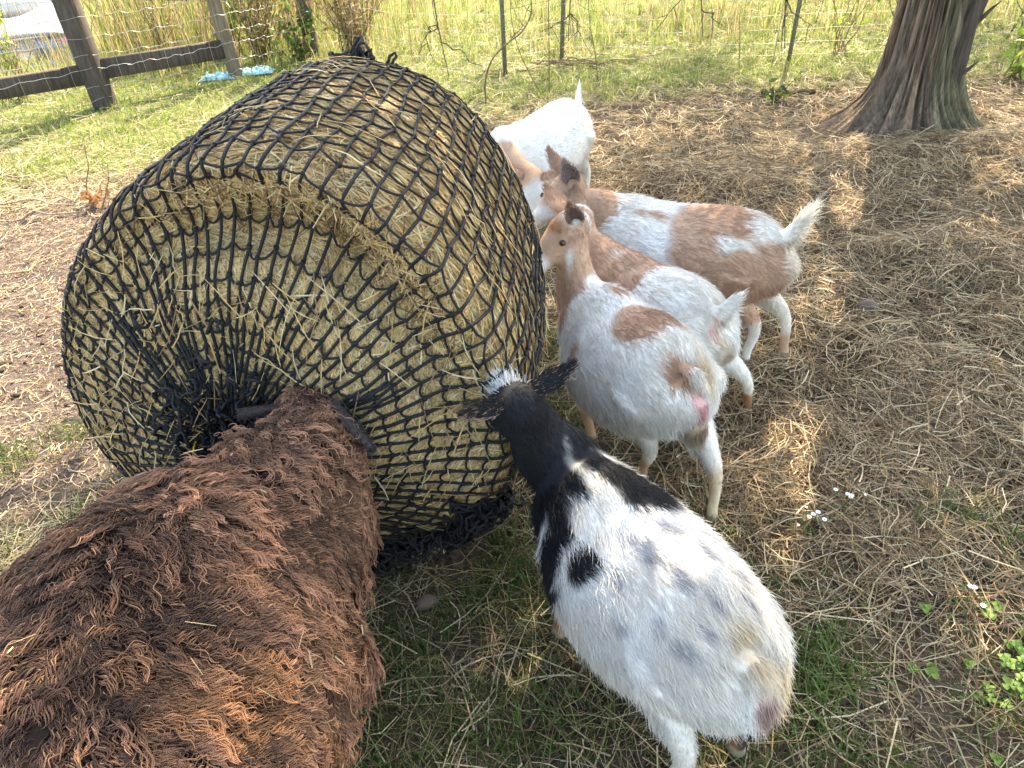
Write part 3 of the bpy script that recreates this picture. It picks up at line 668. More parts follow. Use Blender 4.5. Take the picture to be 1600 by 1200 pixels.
def goat(key, label, ox, oy, yaw, sx, sy, sz, kap, poll, nose, feet, spots, tail, nfur, ears, base=WHITE, furl=1., belly=0., tuft=None, udder=(), hs=1.):
    """local frame: x forwards, y left, z up; bent sideways by kap (rad per metre)"""
    root = thing('goat', label, 'goat', (ox, oy, FZ(ox, oy) + .0), radians(yaw), 'goats feeding at the hay bale')
    ry_ = radians(yaw); fx = np.array([cos(ry_), sin(ry_)]); lx = np.array([-sin(ry_), cos(ry_)])
    loc = lambda p: np.array([(np.array(p)[:2] - (ox, oy)) @ fx, (np.array(p)[:2] - (ox, oy)) @ lx, p[2]])
    def bend(V):
        V = np.array(V, float); x = V[..., 0]; k = kap if abs(kap) > 1e-3 else 1e-3; th_ = k * x
        return np.stack([np.sin(th_) / k - V[..., 1] * np.sin(th_), (1 - np.cos(th_)) / k + V[..., 1] * np.cos(th_), V[..., 2]], -1)
    S3 = np.array([sx, sy, sz])
    secs = np.array([(-.335, .50, .40, .03), (-.32, .53, .35, .08), (-.27, .56, .29, .118), (-.20, .575, .25, .142), (-.10, .57, .225, .165), (0, .56, .215, .175), (.10, .565, .23, .165), (.18, .58, .26, .135), (.24, .57, .29, .108), (.30, .53, .33, .085), (.335, .48, .37, .04)])
    secs[:, 2] -= belly * np.exp(-((secs[:, 0] + .02) / .17) ** 2)
    tp, tr = spline(np.stack([secs[:, 0] * sx, secs[:, 0] * 0, (secs[:, 1] + secs[:, 2]) / 2 * sz], 1), np.stack([secs[:, 3] * sy, (secs[:, 1] - secs[:, 2]) / 2 * sz], 1), 4)
    parts = []; v, f = seg_loft(tp, tr[:, 0], tr[:, 1], 26, .16); parts.append((bend(v), f))
    segs = [(bend(np.array([-.26 * sx, 0, .40 * sz])), bend(np.array([.26 * sx, 0, .42 * sz])), .16 * sy, None, 1.)]
    # neck and head are placed directly in (unbent) local space
    pl_, ns_ = loc(poll), loc(nose); nb = bend(np.array([.20 * sx, 0, .46 * sz])); nb2 = bend(np.array([.29 * sx, 0, .50 * sz]))
    mid = (nb2 * .5 + pl_ * .5) + np.array([.02, 0, -.01])
    npts, nr = spline([nb, nb2, mid, pl_], [(.095 * sy, .115), (.070, .098), (.050, .068), (.045, .052)], 6); parts.append(seg_loft(npts, nr[:, 0], nr[:, 1], 20))
    hd = nrm(ns_ - pl_); hl = .20; upv = nrm(np.cross(np.cross(hd, [0, 0, 1.]), hd)) if abs(hd[2]) < .95 else nrm(npts[-1] - npts[-6])
    hpts, hr = spline([pl_ - hd * .045, pl_ - hd * .02, pl_ + hd * .03, pl_ + hd * .08, pl_ + hd * .13, pl_ + hd * .175, pl_ + hd * .20], [(.02, .02), (.046, .046), (.056, .058), (.048, .052), (.036, .038), (.032, .031), (.016, .014)], 5)
    v, f = seg_loft(hpts, hr[:, 0], hr[:, 1], 20, 0, upv); parts.append((v, f))
    sdv = np.cross(upv, hd)
    segs += [(nb2, pl_, .07, nrm(nb - pl_ + np.array([0, 0, -.1])), .55), (pl_, pl_ + hd * .2, .045, -hd, .3)]
    dflt = {'FL': (.215 * sx, .075 * sy), 'FR': (.215 * sx, -.075 * sy), 'HL': (-.265 * sx, .085 * sy), 'HR': (-.265 * sx, -.085 * sy)}
    hoofs = []
    for q in ('FL', 'FR', 'HL', 'HR'):
        sgn = 1 if q[1] == 'L' else -1
        if q in feet: e = loc(np.array([*feet[q], 0]))[:2]
        else: e = bend(np.array([*dflt[q], 0]))[:2]
        if q[0] == 'F':
            j0 = bend(np.array([.20 * sx, sgn * .075 * sy, .38 * sz])); dx = np.array([*(e - j0[:2]), 0])
            J = [j0, j0 + dx * .25 + np.array([-.02, 0, -.12 * sz]), j0 + dx * .55 + np.array([.012, 0, -.225 * sz]), j0 + dx * .92 + np.array([0, 0, -.335 * sz]), np.array([*e, .012])]
            Rr = [.060, .042, .023, .0175, .021]
        else:
            j0 = bend(np.array([-.20 * sx, sgn * .080 * sy, .42 * sz])); dx = np.array([*(e - j0[:2]), 0]); fw_ = nrm(bend(np.array([-.19, 0, 0])) - bend(np.array([-.21, 0, 0])))
            J = [j0, j0 + dx * .25 + np.array([0, 0, -.12 * sz]) + fw_ * .03, j0 + dx * .65 + np.array([0, 0, -.235 * sz]) - fw_ * .035, j0 + dx * .97 + np.array([0, 0, -.37 * sz]), np.array([*e, .012])]
            Rr = [.094, .058, .025, .0175, .022]
        lp, lr = spline(J, np.array(Rr)[:, None] * (.75 + .25 * sy), 6); parts.append(seg_loft(lp, lr[:, 0] * .95, lr[:, 0] * 1.05, 14, 0, (1, .03, 0)))
        hf = nrm(np.array([*(bend(np.array([dflt[q][0] + .01, 0, 0])) - bend(np.array([dflt[q][0], 0, 0])))[:2], 0])); parts.append(seg_loft([np.array([*e, .0]) + hf * .004, np.array([*e, .012]) + hf * .006, np.array([*e, .034])], [.024, .025, .017], [.028, .028, .018], 12, 0, hf))
        segs += [(J[0], J[2], .055, np.array([0, 0, -1.]), .5), (J[2], J[4], .022, np.array([0, 0, -1.]), .17)]; hoofs.append(e)
    for (uc, ur) in udder:
        v, f = seg_loft([np.array(uc) + np.array([0, 0, q]) * ur for q in (-1, -.8, -.3, .3, .8, 1)], np.array([.15, .62, .96, .96, .62, .15]) * ur, np.array([.15, .62, .96, .96, .62, .15]) * ur, 14, 0, (1, 0, 0)); parts.append((v, f))
    # tail
    tb = bend(np.array([-.325 * sx, 0, (tail[5] if len(tail) > 5 else .515) * sz])); td = nrm(np.array(tail[0], float)); tl = tail[1]
    tpts, trr = spline([tb - td * .03, tb, tb + td * tl * .5, tb + td * tl], [(.028, .024), (.027, .02), (.017, .013), (.006, .005)], 4); parts.append(seg_loft(tpts, trr[:, 0], trr[:, 1], 10, 0, (.05, 1, .1)))
    segs.append((tb, tb + td * tl, .02, td, tail[2]))
    o = remesh('body', parts, .0085, 12, root, M_SKIN)
    co, no, tri = mesh_arrays(o.data)
    colr = paint(co, base, spots)
    for e in hoofs:
        hw = ((np.hypot(co[:, 0] - e[0], co[:, 1] - e[1]) < .05) & (co[:, 2] < .034))[:, None]; colr = np.where(hw, np.array([.30, .23, .16]), colr)
    set_col(o.data, colr * .92)
    rr = np.random.default_rng(abs(hash(key)) % 1000 if False else sum(map(ord, key)) * 7)
    R, n = scatter(co, no, tri, nfur, rr, lambda p: np.where(p[:, 2] < .05, .25, 1.))
    ds = []; 
    for (A, B, rad, fl, hl_) in segs:
        ab = B - A; t = np.clip(((R - A) @ ab) / (ab @ ab), 0, 1); ds.append(np.linalg.norm(R - A - t[:, None] * ab, axis=1) / rad)
    ds = np.array(ds); wgt = np.exp(-4 * (ds - ds.min(0))) ; wgt /= wgt.sum(0)
    th_ = kap * R[:, 0]; fw_ = np.stack([np.cos(th_), np.sin(th_), 0 * th_], -1)
    flow = 0; hlen = 0
    for i, (A, B, rad, fl, hl_) in enumerate(segs):
        fv = nrm(-fw_ * .75 + np.array([0, 0, -.75]) * smooth(.5, -.4, n[:, 2])[:, None] - fw_ * .2) if fl is None else np.broadcast_to(fl, R.shape); flow = flow + wgt[i][:, None] * fv; hlen = hlen + wgt[i] * hl_
    flow = flow + (np.stack([vnoise(R, 18, 300 + k) for k in range(3)], -1) - .5) * .9
    d = nrm(flow - n * (flow * n).sum(-1, keepdims=True))
    L = hlen * .046 * furl * rr.uniform(.65, 1.25, nfur) * (1 + .5 * smooth(.36, .25, R[:, 2]) * (hlen > .55))
    L = np.where(R[:, 2] < .05, L * .35, L)[:, None]
    jit = rr.normal(size=R.shape) * .16; lift = np.where(wgt[-1] > .5, tail[3], .24)[:, None]
    t = np.array([0, .3, .65, 1.]); P = np.stack([R - n * .002 + (d + jit * q) * L * q + n * L * lift * (q - .45 * q * q) + np.array([0, 0, -1.]) * L * .16 * q * q for q in t], 1)
    P[..., 2] = np.maximum(P[..., 2], .004)
    fc = paint(R, base, spots) * rr.uniform(.82, 1.08, (nfur, 1)) * (.9 + .2 * vnoise(R, 40, 9))[:, None]
    tc_ = tail[4] if len(tail) > 4 else None
    if tc_ is not None: fc = np.where((wgt[-1] > .5)[:, None], np.array(tc_) * rr.uniform(.85, 1.08, (nfur, 1)), fc)
    hair('fur', P, np.array([.00062, .0006, .00045, .00012]), np.clip(fc, 0, .86), M_FUR, root)
    # ears
    for er in ears:
        sg, edir, oc, ic, el = er[:5]; fv_ = er[5] if len(er) > 5 else (.7, 0, -.7)
        ed = nrm(hd * edir[0] + sdv * sg * edir[1] + upv * edir[2]); e0 = pl_ + sdv * sg * .043 + upv * .018 + hd * -.005
        an = np.linspace(0, 1, 14); wd = .031 * np.sin(pi * np.clip(an, .10, 1) ** .7) ** .8 * (el / .11) ; face_ = nrm(np.cross(ed, np.cross(hd * fv_[0] + sdv * sg * fv_[1] + upv * fv_[2], ed))); sw = np.cross(ed, face_)
        V = []; nw = 9; 
        for lay in (0, 1):
            for i_, q in enumerate(an):
                for s_ in np.linspace(-1, 1, nw): V.append(e0 + ed * q * el + sw * s_ * wd[i_] - face_ * (.016 * (1 - s_ * s_) * (1 - .6 * q) + lay * .0035 * (1 - abs(s_) ** 4 * .9)))
        V = np.array(V); nA = len(an) * nw; i_ = (np.arange(len(an) - 1)[:, None] * nw + np.arange(nw - 1)[None]).ravel()
        F = [np.stack([i_, i_ + 1, i_ + nw + 1, i_ + nw], -1), np.stack([nA + i_, nA + i_ + nw, nA + i_ + nw + 1, nA + i_ + 1], -1)]
        edg = [k * nw for k in range(len(an))]; edge2 = [k * nw + nw - 1 for k in range(len(an))]
        F.append(np.array([[edg[k], nA + edg[k], nA + edg[k + 1], edg[k + 1]][::-1] for k in range(len(an) - 1)] + [[edge2[k], edge2[k + 1], nA + edge2[k + 1], nA + edge2[k]][::-1] for k in range(len(an) - 1)]))
        cE = np.concatenate([np.tile(ic, (nA, 1)), np.tile(oc, (nA, 1))]); eo = mesh_np('ear', V, F, M_SKIN, cE, root)
        ne = 1400; sel = rr.integers(0, nA, ne); back = rr.random(ne) < .75; p0 = V[sel + np.where(back, nA, 0)] + rr.normal(size=(ne, 3)) * .0035; nn = np.where(back[:, None], -face_, face_)
        dl = nrm(ed + nn * .25 + rr.normal(size=(ne, 3)) * .2); l_ = rr.uniform(.008, .016, (ne, 1)); P = np.stack([p0, p0 + dl * l_ * .5, p0 + dl * l_], 1)
        hair('ear_fur', P, np.array([.0005, .0004, .0001]), np.where(back[:, None], oc, ic) * rr.uniform(.8, 1.1, (ne, 1)), M_FUR, eo)
    for sg in (-1, 1):
        e = pl_ + hd * .066 + sdv * sg * .0475 + upv * .020; an = np.linspace(0, pi, 8); rg_ = np.sin(an) * .0095
        v, f = seg_loft(e + np.outer(-np.cos(an) * .0095, sdv), rg_ + .0004, rg_ + .0004, 12, 0, upv); mesh_np('eye', v, f, M_EYE, None, root)
    if tuft is not None:
        off, tn, tl_, tcol = tuft; c0 = pl_ + hd * off[0] + sdv * off[1] + upv * off[2]; p0 = c0 + rr.normal(size=(tn, 3)) * .013; dl = nrm((p0 - c0) * 16 + upv * .9 + hd * .35 + rr.normal(size=(tn, 3)) * .25); l_ = rr.uniform(.6, 1.1, (tn, 1)) * tl_
        P = np.stack([p0 - dl * .01, p0 + dl * l_ * .5, p0 + dl * l_ + np.array([0, 0, -.2]) * l_ * .5], 1); hair('topknot', P, np.array([.0007, .0006, .00015]), np.tile(tcol, (tn, 1)) * rr.uniform(.85, 1.05, (tn, 1)), M_FUR, root)
    GOATS[key] = root
    return root
W3 = lambda px, py, z: G(px, py, z)
EAR_T = (TAN * .95, np.array([.55, .38, .33]))
# E: the black and white goat nearest the camera
goat('E', 'white goat with black head and neck nearest the camera', .258, 1.028, 119, .96, 1.03, 1.0, .35,
     W3(812, 636, .70), W3(812, 636, .70) + np.array([-.06, .125, -.12]), {}, [((.38, .07, .60), (.185, .20, .30), BLACK, .06), ((.30, .0, .38), (.09, .16, .16), BLACK, .08), ((.115, -.055, .52), (.085, .075, .13), BLACK, .14), ((.155, .155, .44), (.065, .07, .16), BLACK, .10), ((.175, -.03, .55), (.06, .045, .09), BLACK, .2), ((.195, .075, .53), (.05, .05, .09), BLACK, .2), ((.165, .03, .585), (.070, .017, .05), WHITE, .5), ((.12, .085, .535), (.05, .018, .05), WHITE, .4), ((.108, .140, .49), (.020, .05, .09), WHITE, .3), ((.065, .135, .485), (.040, .030, .055), BLACK, .18),
      ((-.004, .051, .549), (0.030, 0.016, 0.027), GREYB, .6), ((-.028, .108, .515), (0.019, 0.011, 0.018), GREYB, .7), ((-.05, .06, .55), (0.025, 0.014, 0.027), GREYB, .75), ((-.093, .047, .559), (0.019, 0.011, 0.018), GREYB, .6), ((-.143, .043, .563), (0.022, 0.013, 0.027), GREYB, .45), ((-.155, .11, .512), (0.020, 0.012, 0.027), GREYB, .6), ((-.215, .067, .539), (0.020, 0.011, 0.027), GREYB, .55), ((-.085, .152, .456), (0.019, 0.016, 0.027), GREYB, .65), ((-.218, .112, .493), (0.025, 0.016, 0.027), GREYB, .65), ((-.227, -.028, .547), (0.030, 0.016, 0.027), GREYB, .6), ((-.097, -.046, .558), (0.034, 0.014, 0.027), GREYB, .6), ((-.02, -.01, .56), (0.043, 0.016, 0.027), GREYB, .75), ((-.17, -.06, .55), (0.025, 0.014, 0.027), GREYB, .7), ((-.19, .02, .56), (0.015, 0.010, 0.018), GREYB, .6),
      ((-.30, .015, .545), (.075, .032, .05), CREAM, .6), ((-.34, -.05, .42), (.05, .06, .10), CREAM, .6), ((-.345, .015, .435), (.025, .020, .04), np.array([.55, .37, .33]), .6), ((-.35, .02, .41), (.025, .012, .025), np.array([.32, .22, .19]), .6), ((-.28, -.09, .12), (.09, .05, .14), np.array([.30, .17, .09]), .15), ((-.31, -.09, .13), (.05, .06, .16), BLACK, .3), ((.20, .09, .14), (.09, .06, .16), np.array([.25, .12, .06]), .2), ((.435, .105, .565), (.022, .022, .05), np.array([.45, .27, .17]), .4)], ((-.22, -.45, -.9), .11, 1.2, .12, CREAM, .475), 100000,
     [(1, (-.2, 1, .05), BLACK, np.array([.5, .34, .24]), .092), (-1, (-.3, 1, .25), BLACK, np.array([.5, .34, .24]), .098)], belly=.02, tuft=((.045, 0, .050), 700, .030, WHITE), furl=.85)
goat('D', 'white goat with brown saddle and hip patches behind the black headed goat', .362, 1.83, 120, .82, 1.05, 1.0, .5,
     W3(897, 348, .71), W3(850, 402, .62), {'HR': G(1112, 815)[:2], 'HL': G(1003, 748)[:2], 'FL': G(925, 690)[:2]}, [((.275, .045, .62), (.095, .10, .15), TAN, .10), ((.23, .05, .50), (.04, .12, .07), TAN, .3), ((.30, .07, .68), (.10, .12, .09), TAN, .2), ((.258, .085, .632), (.013, .045, .055), WHITE, .4), ((.28, .02, .755), (.03, .035, .025), WHITE, .5), ((.33, .14, .62), (.06, .035, .04), WHITE, .4), ((.305, .075, .715), (.03, .02, .03), DTAN, .5), ((.19, .0, .575), (.022, .03, .04), WHITE, .4), ((.112, -.025, .57), (.030, .032, .03), TAN, .3),
      ((-.050, .015, .548), (.078, .088, .075), TAN, .08), ((-.055, -.04, .556), (.075, .05, .05), TAN * .8, .35), ((-.228, .045, .50), (.050, .045, .070), TAN, .12), ((.096, .152, .434), (.022, .03, .05), TAN, .3), ((-.255, -.045, .50), (.06, .035, .08), CREAM, .5), ((-.305, .018, .43), (.035, .030, .050), PINK, .35), ((-.31, .02, .39), (.02, .02, .02), np.array([.50, .22, .22]), .4), ((-.275, .0, .31), (.05, .055, .055), np.array([.36, .27, .20]), .4),
      ((.115, .057, .10), (.06, .05, .14), TAN, .25), ((-.14, .05, .04), (.06, .05, .09), TAN, .3), ((-.375, 0, .09), (.07, .05, .11), CREAM, .4)], ((-.2, -.4, -.9), .09, .8, .08, CREAM, .49), 65000,
     [(1, (-.2, .35, .95), TAN * .8, np.array([.16, .12, .12]), .095, (.5, 1, 0)), (-1, (-.2, .95, .45), TAN * 1.1, np.array([.55, .4, .3]), .115)], belly=.02, udder=[((-.255, -.005, .305), .052)], furl=.68)
goat('C', 'small white rumped goat with tan shoulders squeezed between two goats', .463, 2.065, 130, .80, .95, .98, 0,
     W3(905, 345, .60), W3(862, 385, .50), {'HR': G(1166, 650)[:2]}, [((.125, .0, .50), (.135, .16, .15), TAN, .08), ((.27, .03, .58), (.10, .10, .14), TAN, .1), ((.15, .035, .585), (.025, .03, .03), WHITE, .4), ((-.255, .045, .45), (.02, .022, .035), PINK, .4), ((-.27, .02, .38), (.03, .04, .05), CREAM, .5), ((-.28, -.19, .045), (.06, .05, .075), DTAN, .2)], ((-.45, -.2, .75), .08, 1.1, .5, WHITE), 40000,
     [(1, (-.2, .4, .9), TAN * .8, np.array([.16, .12, .12]), .095, (.5, 1, 0)), (-1, (-.1, 1, .35), TAN, np.array([.55, .4, .3]), .10)], furl=.75)
goat('B', 'tan and white goat with a raised plume tail seen from its side', .616, 2.404, 155, 1.12, 1.05, 1.02, 0,
     W3(893, 300, .62), W3(846, 350, .52), {'HR': G(1222, 570)[:2], 'HL': G(1162, 580)[:2]}, [((.32, .045, .57), (.10, .11, .14), TAN, .10), ((.42, .09, .60), (.10, .10, .10), TAN, .15), ((.40, .10, .56), (.06, .03, .05), WHITE, .4), ((.45, .14, .55), (.05, .05, .03), WHITE, .4), ((-.115, .06, .47), (.145, .17, .17), TAN, .10), ((-.28, .06, .40), (.13, .15, .20), TAN, .12), ((-.30, .035, .565), (.085, .06, .05), WHITE, .25), ((-.205, .112, .52), (.065, .014, .05), WHITE, .5), ((-.30, .10, .545), (.06, .02, .025), WHITE, .5), ((.06, .06, .56), (.04, .025, .02), TAN, .6), ((.13, .06, .56), (.03, .015, .02), TAN, .6), ((-.39, 0, .42), (.05, .06, .12), np.array([.72, .65, .55]), .4), ((-.38, -.06, .17), (.08, .06, .12), WHITE, .3), ((-.43, -.03, .06), (.06, .06, .07), TAN, .3)], ((-.55, -.35, .9), .10, 2.0, .55, np.array([.8, .75, .66])), 55000,
     [(1, (-.25, .35, 1), np.array([.45, .36, .33]), np.array([.18, .14, .15]), .115, (.3, 1, 0)), (-1, (-.2, .8, .7), TAN * .9, np.array([.25, .2, .19]), .11)], furl=.72)
goat('A', 'white goat with tan neck farthest back by the end of the bale', .208, 3.599, -125, 1.15, 1.0, 1.02, 0,
     W3(836, 278, .45), W3(826, 345, .30), {}, [((.44, .16, .53), (.12, .13, .15), TAN, .2), ((.56, .30, .34), (.07, .07, .04), WHITE, .5)], ((-.15, 0, 1), .12, .5, .2, WHITE), 18000,
     [(1, (-.2, 1, .5), TAN, np.array([.55, .4, .33]), .12), (-1, (-.2, 1, .5), TAN, np.array([.55, .4, .33]), .12)], furl=.7)

# ------------------------------------------------------------------ the brown sheep
sh = thing('sheep', 'brown woolly sheep with long curly fleece in the lower left corner', 'sheep', (-.64, .65, 0))
SO = np.array([-.64, .65, 0])
ss = np.array([(-.02, -.68, .66, .36, .12), (.08, -.68, .75, .24, .25), (.3, -.67, .79, .19, .31), (.6, -.655, .80, .17, .315), (.85, -.635, .79, .18, .30), (1.0, -.60, .77, .22, .26), (1.1, -.545, .74, .29, .20), (1.2, -.49, .72, .39, .155), (1.29, -.46, .71, .45, .12), (1.37, -.45, .68, .50, .085)])
tp, tr = spline(np.stack([ss[:, 1], ss[:, 0], (ss[:, 2] + ss[:, 3]) / 2], 1), np.stack([ss[:, 4], (ss[:, 2] - ss[:, 3]) / 2], 1), 6)
parts = [seg_loft(tp, tr[:, 0], tr[:, 1], 40, .08)]
hp, hr = spline([(-.455, 1.28, .63), (-.45, 1.38, .61), (-.44, 1.45, .53), (-.435, 1.52, .45), (-.43, 1.55, .42)], [(.075, .075), (.085, .08), (.07, .068), (.05, .05), (.025, .025)], 5); parts.append(seg_loft(hp, hr[:, 0], hr[:, 1], 18))
for (x, y) in [(-.50, .98), (-.74, .98), (-.55, .18), (-.80, .18)]:
    lp, lr = spline([(x, y, .40), (x, y, .28), (x, y - .02, .16), (x, y, .06), (x, y + .01, .0)], [(.09,), (.06,), (.034,), (.028,), (.034,)], 5); parts.append(seg_loft(lp, lr[:, 0], lr[:, 0], 14, 0, (1, .03, 0)))
parts = [(v - SO, f) for v, f in parts]
so = remesh('body', parts, .014, 4, sh, M_SKIN)
part_line = spline(np.array([G(320, 925, .81), G(440, 958, .76), G(482, 1005, .68), G(506, 1070, .58)]) - SO, np.ones((4, 1)), 14)[0]   # the parting in the fleece
def part_d(p): return np.min(np.linalg.norm(p[:, None] - part_line[None], axis=2), 1)
co, no, tri = mesh_arrays(so.data); co = co - no * (.022 * np.exp(-(part_d(co) / .03) ** 2))[:, None]; co = co + no * (.045 * (fbm(co, 8, 430, 2) - .5) + .03 * (fbm(co, 3.5, 433, 2) - .5))[:, None] * smooth(.2, .35, co[:, 2])[:, None]
so.data.vertices.foreach_set('co', co.astype(np.float32).ravel()); so.data.update(); co, no, tri = mesh_arrays(so.data)
BROWN = np.array([.014, .008, .006]); set_col(so.data, BROWN)
rr = np.random.default_rng(91); NL, NS, K = 8600, 13, 17
topw = lambda p: np.where((p[:, 2] > .12) & (p[:, 1] + SO[1] < 1.40), 1., 0.) * np.where(p[:, 2] > .4, 1, .6) * np.where(p[:, 1] + SO[1] < .25, .4, 1.) * np.where(np.abs(p[:, 0] + SO[0] + .445) + np.abs(p[:, 1] + SO[1] - 1.36) < .17, 1.6, 1)
R, n = scatter(co, no, tri, NL, rr, topw); Wp = R + SO
cxl = np.interp(Wp[:, 1], ss[:, 0], ss[:, 1]); lat = np.sign(Wp[:, 0] - cxl) * np.clip(np.abs(Wp[:, 0] - cxl) * 9, .15, 1)
headw = smooth(1.18, 1.30, Wp[:, 1])
flow = np.stack([lat * .8, -.45 - .3 * headw, -np.abs(lat) * .55 - .2], -1) + (np.stack([fbm(R, 8, 400 + k, 2) for k in range(3)], -1) - .5) * 3.0 + rr.normal(size=R.shape) * .28
d = nrm(flow - n * (flow * n).sum(-1, keepdims=True))
L = (.098 * rr.uniform(.6, 1.2, NL) * (.7 + .6 * fbm(R, 6, 410)) * (1 - .62 * headw))[:, None]
sd = np.cross(n, d); ph = rr.uniform(0, 2 * pi, NL)[:, None]; fr = rr.uniform(2.4, 4.6, NL)[:, None] * (1 - .4 * headw)[:, None]; am = rr.uniform(.003, .0085, NL)[:, None] * (1 - .5 * headw)[:, None]
_pd = part_d(R); L = L * (.22 + .78 * smooth(.022, .058, _pd))[:, None]
root_off = rr.normal(size=(NL, NS, 3)) * .009; root_off -= n[:, None] * (root_off * n[:, None]).sum(-1, keepdims=True)
tq = np.linspace(0, 1, K); P = np.empty((NL, NS, K, 3)); sph = rr.normal(0, .4, (NL, NS)); sam = rr.uniform(.6, 1.4, (NL, NS)); sl = rr.uniform(.75, 1.1, (NL, NS))
stray = (rr.random((NL, NS)) < .07)
for i, q in enumerate(tq):
    c0 = R + d * L * q + n * (L * (.42 * q - .33 * q * q) - .004) + np.array([0, 0, -1.]) * L * .10 * q * q
    wx = np.sin(2 * pi * fr * q + ph)[:, None] ; arg = 2 * pi * fr * q * 1.0 + ph + sph
    wob = sd[:, None] * (np.sin(arg) * am * sam)[..., None] * q ** .6 + n[:, None] * (np.cos(arg) * am * .6 * sam)[..., None] * q ** .6
    P[:, :, i] = c0[:, None] * 1. + d[:, None] * (L * q * (sl - 1))[..., None] + root_off * (1 - .72 * q + (1.6 * q * stray)[..., None] if False else (1 - .8 * q)) + root_off * (stray * 2.2 * q)[..., None] + wob
v1 = fbm(Wp, 3.2, 420); v2 = fbm(Wp, 9, 421)
mixc = smooth(.35, .65, v1 + .25 * (v2 - .5) + .45 * smooth(-.62, -.38, Wp[:, 0]) * smooth(.95, .55, Wp[:, 1]) - .22 * np.exp(-((Wp[:, 0] + .72) / .12) ** 2) * smooth(1.05, .8, Wp[:, 1]) + .26 * smooth(.85, 1.12, Wp[:, 1]))[:, None]
lc = np.array([.070, .038, .028]) * (1 - mixc) + np.array([.19, .108, .076]) * mixc; rust = (smooth(-.68, -.45, Wp[:, 0]) * smooth(.95, .6, Wp[:, 1]) * smooth(.4, .6, v2))[:, None]; lc = lc * (1 - rust) + np.array([.245, .128, .068]) * rust
lc = lc * .9
lc = np.repeat(lc[:, None], NS, 1) * rr.uniform(.65, 1.35, (NL, 1, 1)) * rr.uniform(.8, 1.2, (NL, NS, 1))
pale = (rr.random((NL, NS)) < .09)[..., None]; lc = np.where(pale, lc * .4 + np.array([.24, .15, .085]) * .7, lc)
hair('wool', P.reshape(-1, K, 3), np.concatenate([np.full(K - 3, .0008), [.0007, .0005, .0002]]), np.clip(lc.reshape(-1, 3), 0, .8), M_WOOL, sh)
_k = 60; rb_, nb_ = scatter(co, no, tri, _k, rr, topw); _d = rr.normal(size=(_k, 3)); _d = nrm(_d - nb_ * (_d * nb_).sum(-1, keepdims=True)); _l = rr.uniform(.01, .045, (_k, 1))
V, F, Cc = ribbons(np.stack([rb_ + nb_ * .040 + _d * _l * q for q in (-.5, 0, .5)], 1), np.array([.002, .0025, .0015]), nrm(np.cross(_d, nb_) + .5 * nb_), np.array([.55, .42, .24]) * rr.uniform(.6, 1.2, (_k, 1)))
tag(mesh_np('straw_bits', V, F, M_STRAW, Cc, sh), kind='stuff')
for sg, tipx in ((-1, -.615), (1, -.285)):
    e0 = np.array([-.455 + sg * .06, 1.345, .66]) if sg < 0 else np.array([-.395, 1.32, .68]); e1 = np.array([-.605, 1.335, .655]) if sg < 0 else np.array([-.318, 1.255, .60]); ed = nrm(e1 - e0); el = np.linalg.norm(e1 - e0)
    an = np.linspace(0, 1, 9); ep = e0 + np.outer(an * el, ed) - SO; wd = .043 * np.sin(pi * np.clip(an, .15, .98) ** .85) ** .8 + .002
    v, f = seg_loft(ep, wd, np.full(9, .007), 14, 0, (0, .6, .8)); eo = mesh_np('ear', v, f, M_SKIN, np.array([.085, .07, .066]), sh)
    ne = 1500; p0 = v[rr.integers(0, len(v), ne)] + rr.normal(size=(ne, 3)) * .003; dl = nrm(ed + rr.normal(size=(ne, 3)) * .35 + np.array([0, -.1, .3])); l_ = rr.uniform(.006, .014, (ne, 1))
    hair('ear_fur', np.stack([p0, p0 + dl * l_ * .6, p0 + dl * l_], 1), np.array([.0006, .0004, .0002]), np.tile([.10, .08, .075], (ne, 1)) * rr.uniform(.6, 1.3, (ne, 1)), M_FUR, eo)

# ------------------------------------------------------------------ ground cover
def occupied(x, y):
    """inside the bale's or trunk's footprint"""
    q = np.stack([x - bO[0], y - bO[1]], -1); s = q @ bA[:2]; l = q @ bX[:2]
    return ((s > .10) & (s < .72) & (np.abs(l) < .44)) | (np.hypot(x - TX, y - TY) < .26)
def lay_straw(name, N, fn, seed, lmin, lmax, wid, cols, label, tilt=.10, zoff=.0, hts=0.02, k=4):
    rr = np.random.default_rng(seed); x, y = fn(N, rr); keep = ~occupied(x, y); x, y = x[keep], y[keep]; N = len(x)
    a = rr.uniform(0, 2 * pi, N); tl = rr.normal(0, tilt, N); d = np.stack([np.cos(a) * np.cos(tl), np.sin(a) * np.cos(tl), np.sin(tl)], -1)
    L = (lmin + (lmax * 1.25 - lmin) * rr.random(N) ** 1.9)[:, None]; bd = rr.normal(0, .16, N)[:, None] * L; sd = np.stack([-np.sin(a), np.cos(a), 0 * a], -1); zl = rr.random(N)[:, None] ** 1.5 * hts
    kink = (rr.random(N) < .2)[:, None] * rr.normal(0, .5, (N, 1)) * L
    P = np.stack([xyz(x, y) + d * L * q + sd * (bd * 4 * q * q + kink * max(q - .1, 0)) for q in np.linspace(-.5, .5, k)], 1)
    hz = height(P[..., 0], P[..., 1]); P[..., 2] = np.maximum(hz + .003 + zoff + zl + P[..., 2] - np.minimum(P[..., 2].min(1, keepdims=True), 0) * .3, hz + .002)
    c = np.array(cols)[rr.integers(0, len(cols), N)] * rr.uniform(.7, 1.2, (N, 1)); W = (rr.uniform(.35, 1.45, N) * wid)[:, None] * np.linspace(1, .6, k)
    sv = nrm(sd + np.array([0, 0, 1.]) * rr.uniform(-1.2, 1.2, (N, 1)))
    V, F, Cc = ribbons(P, W, sv, c); return tag(mesh_np(name, V, F, M_STRAW, Cc), label, None, None, 'stuff')
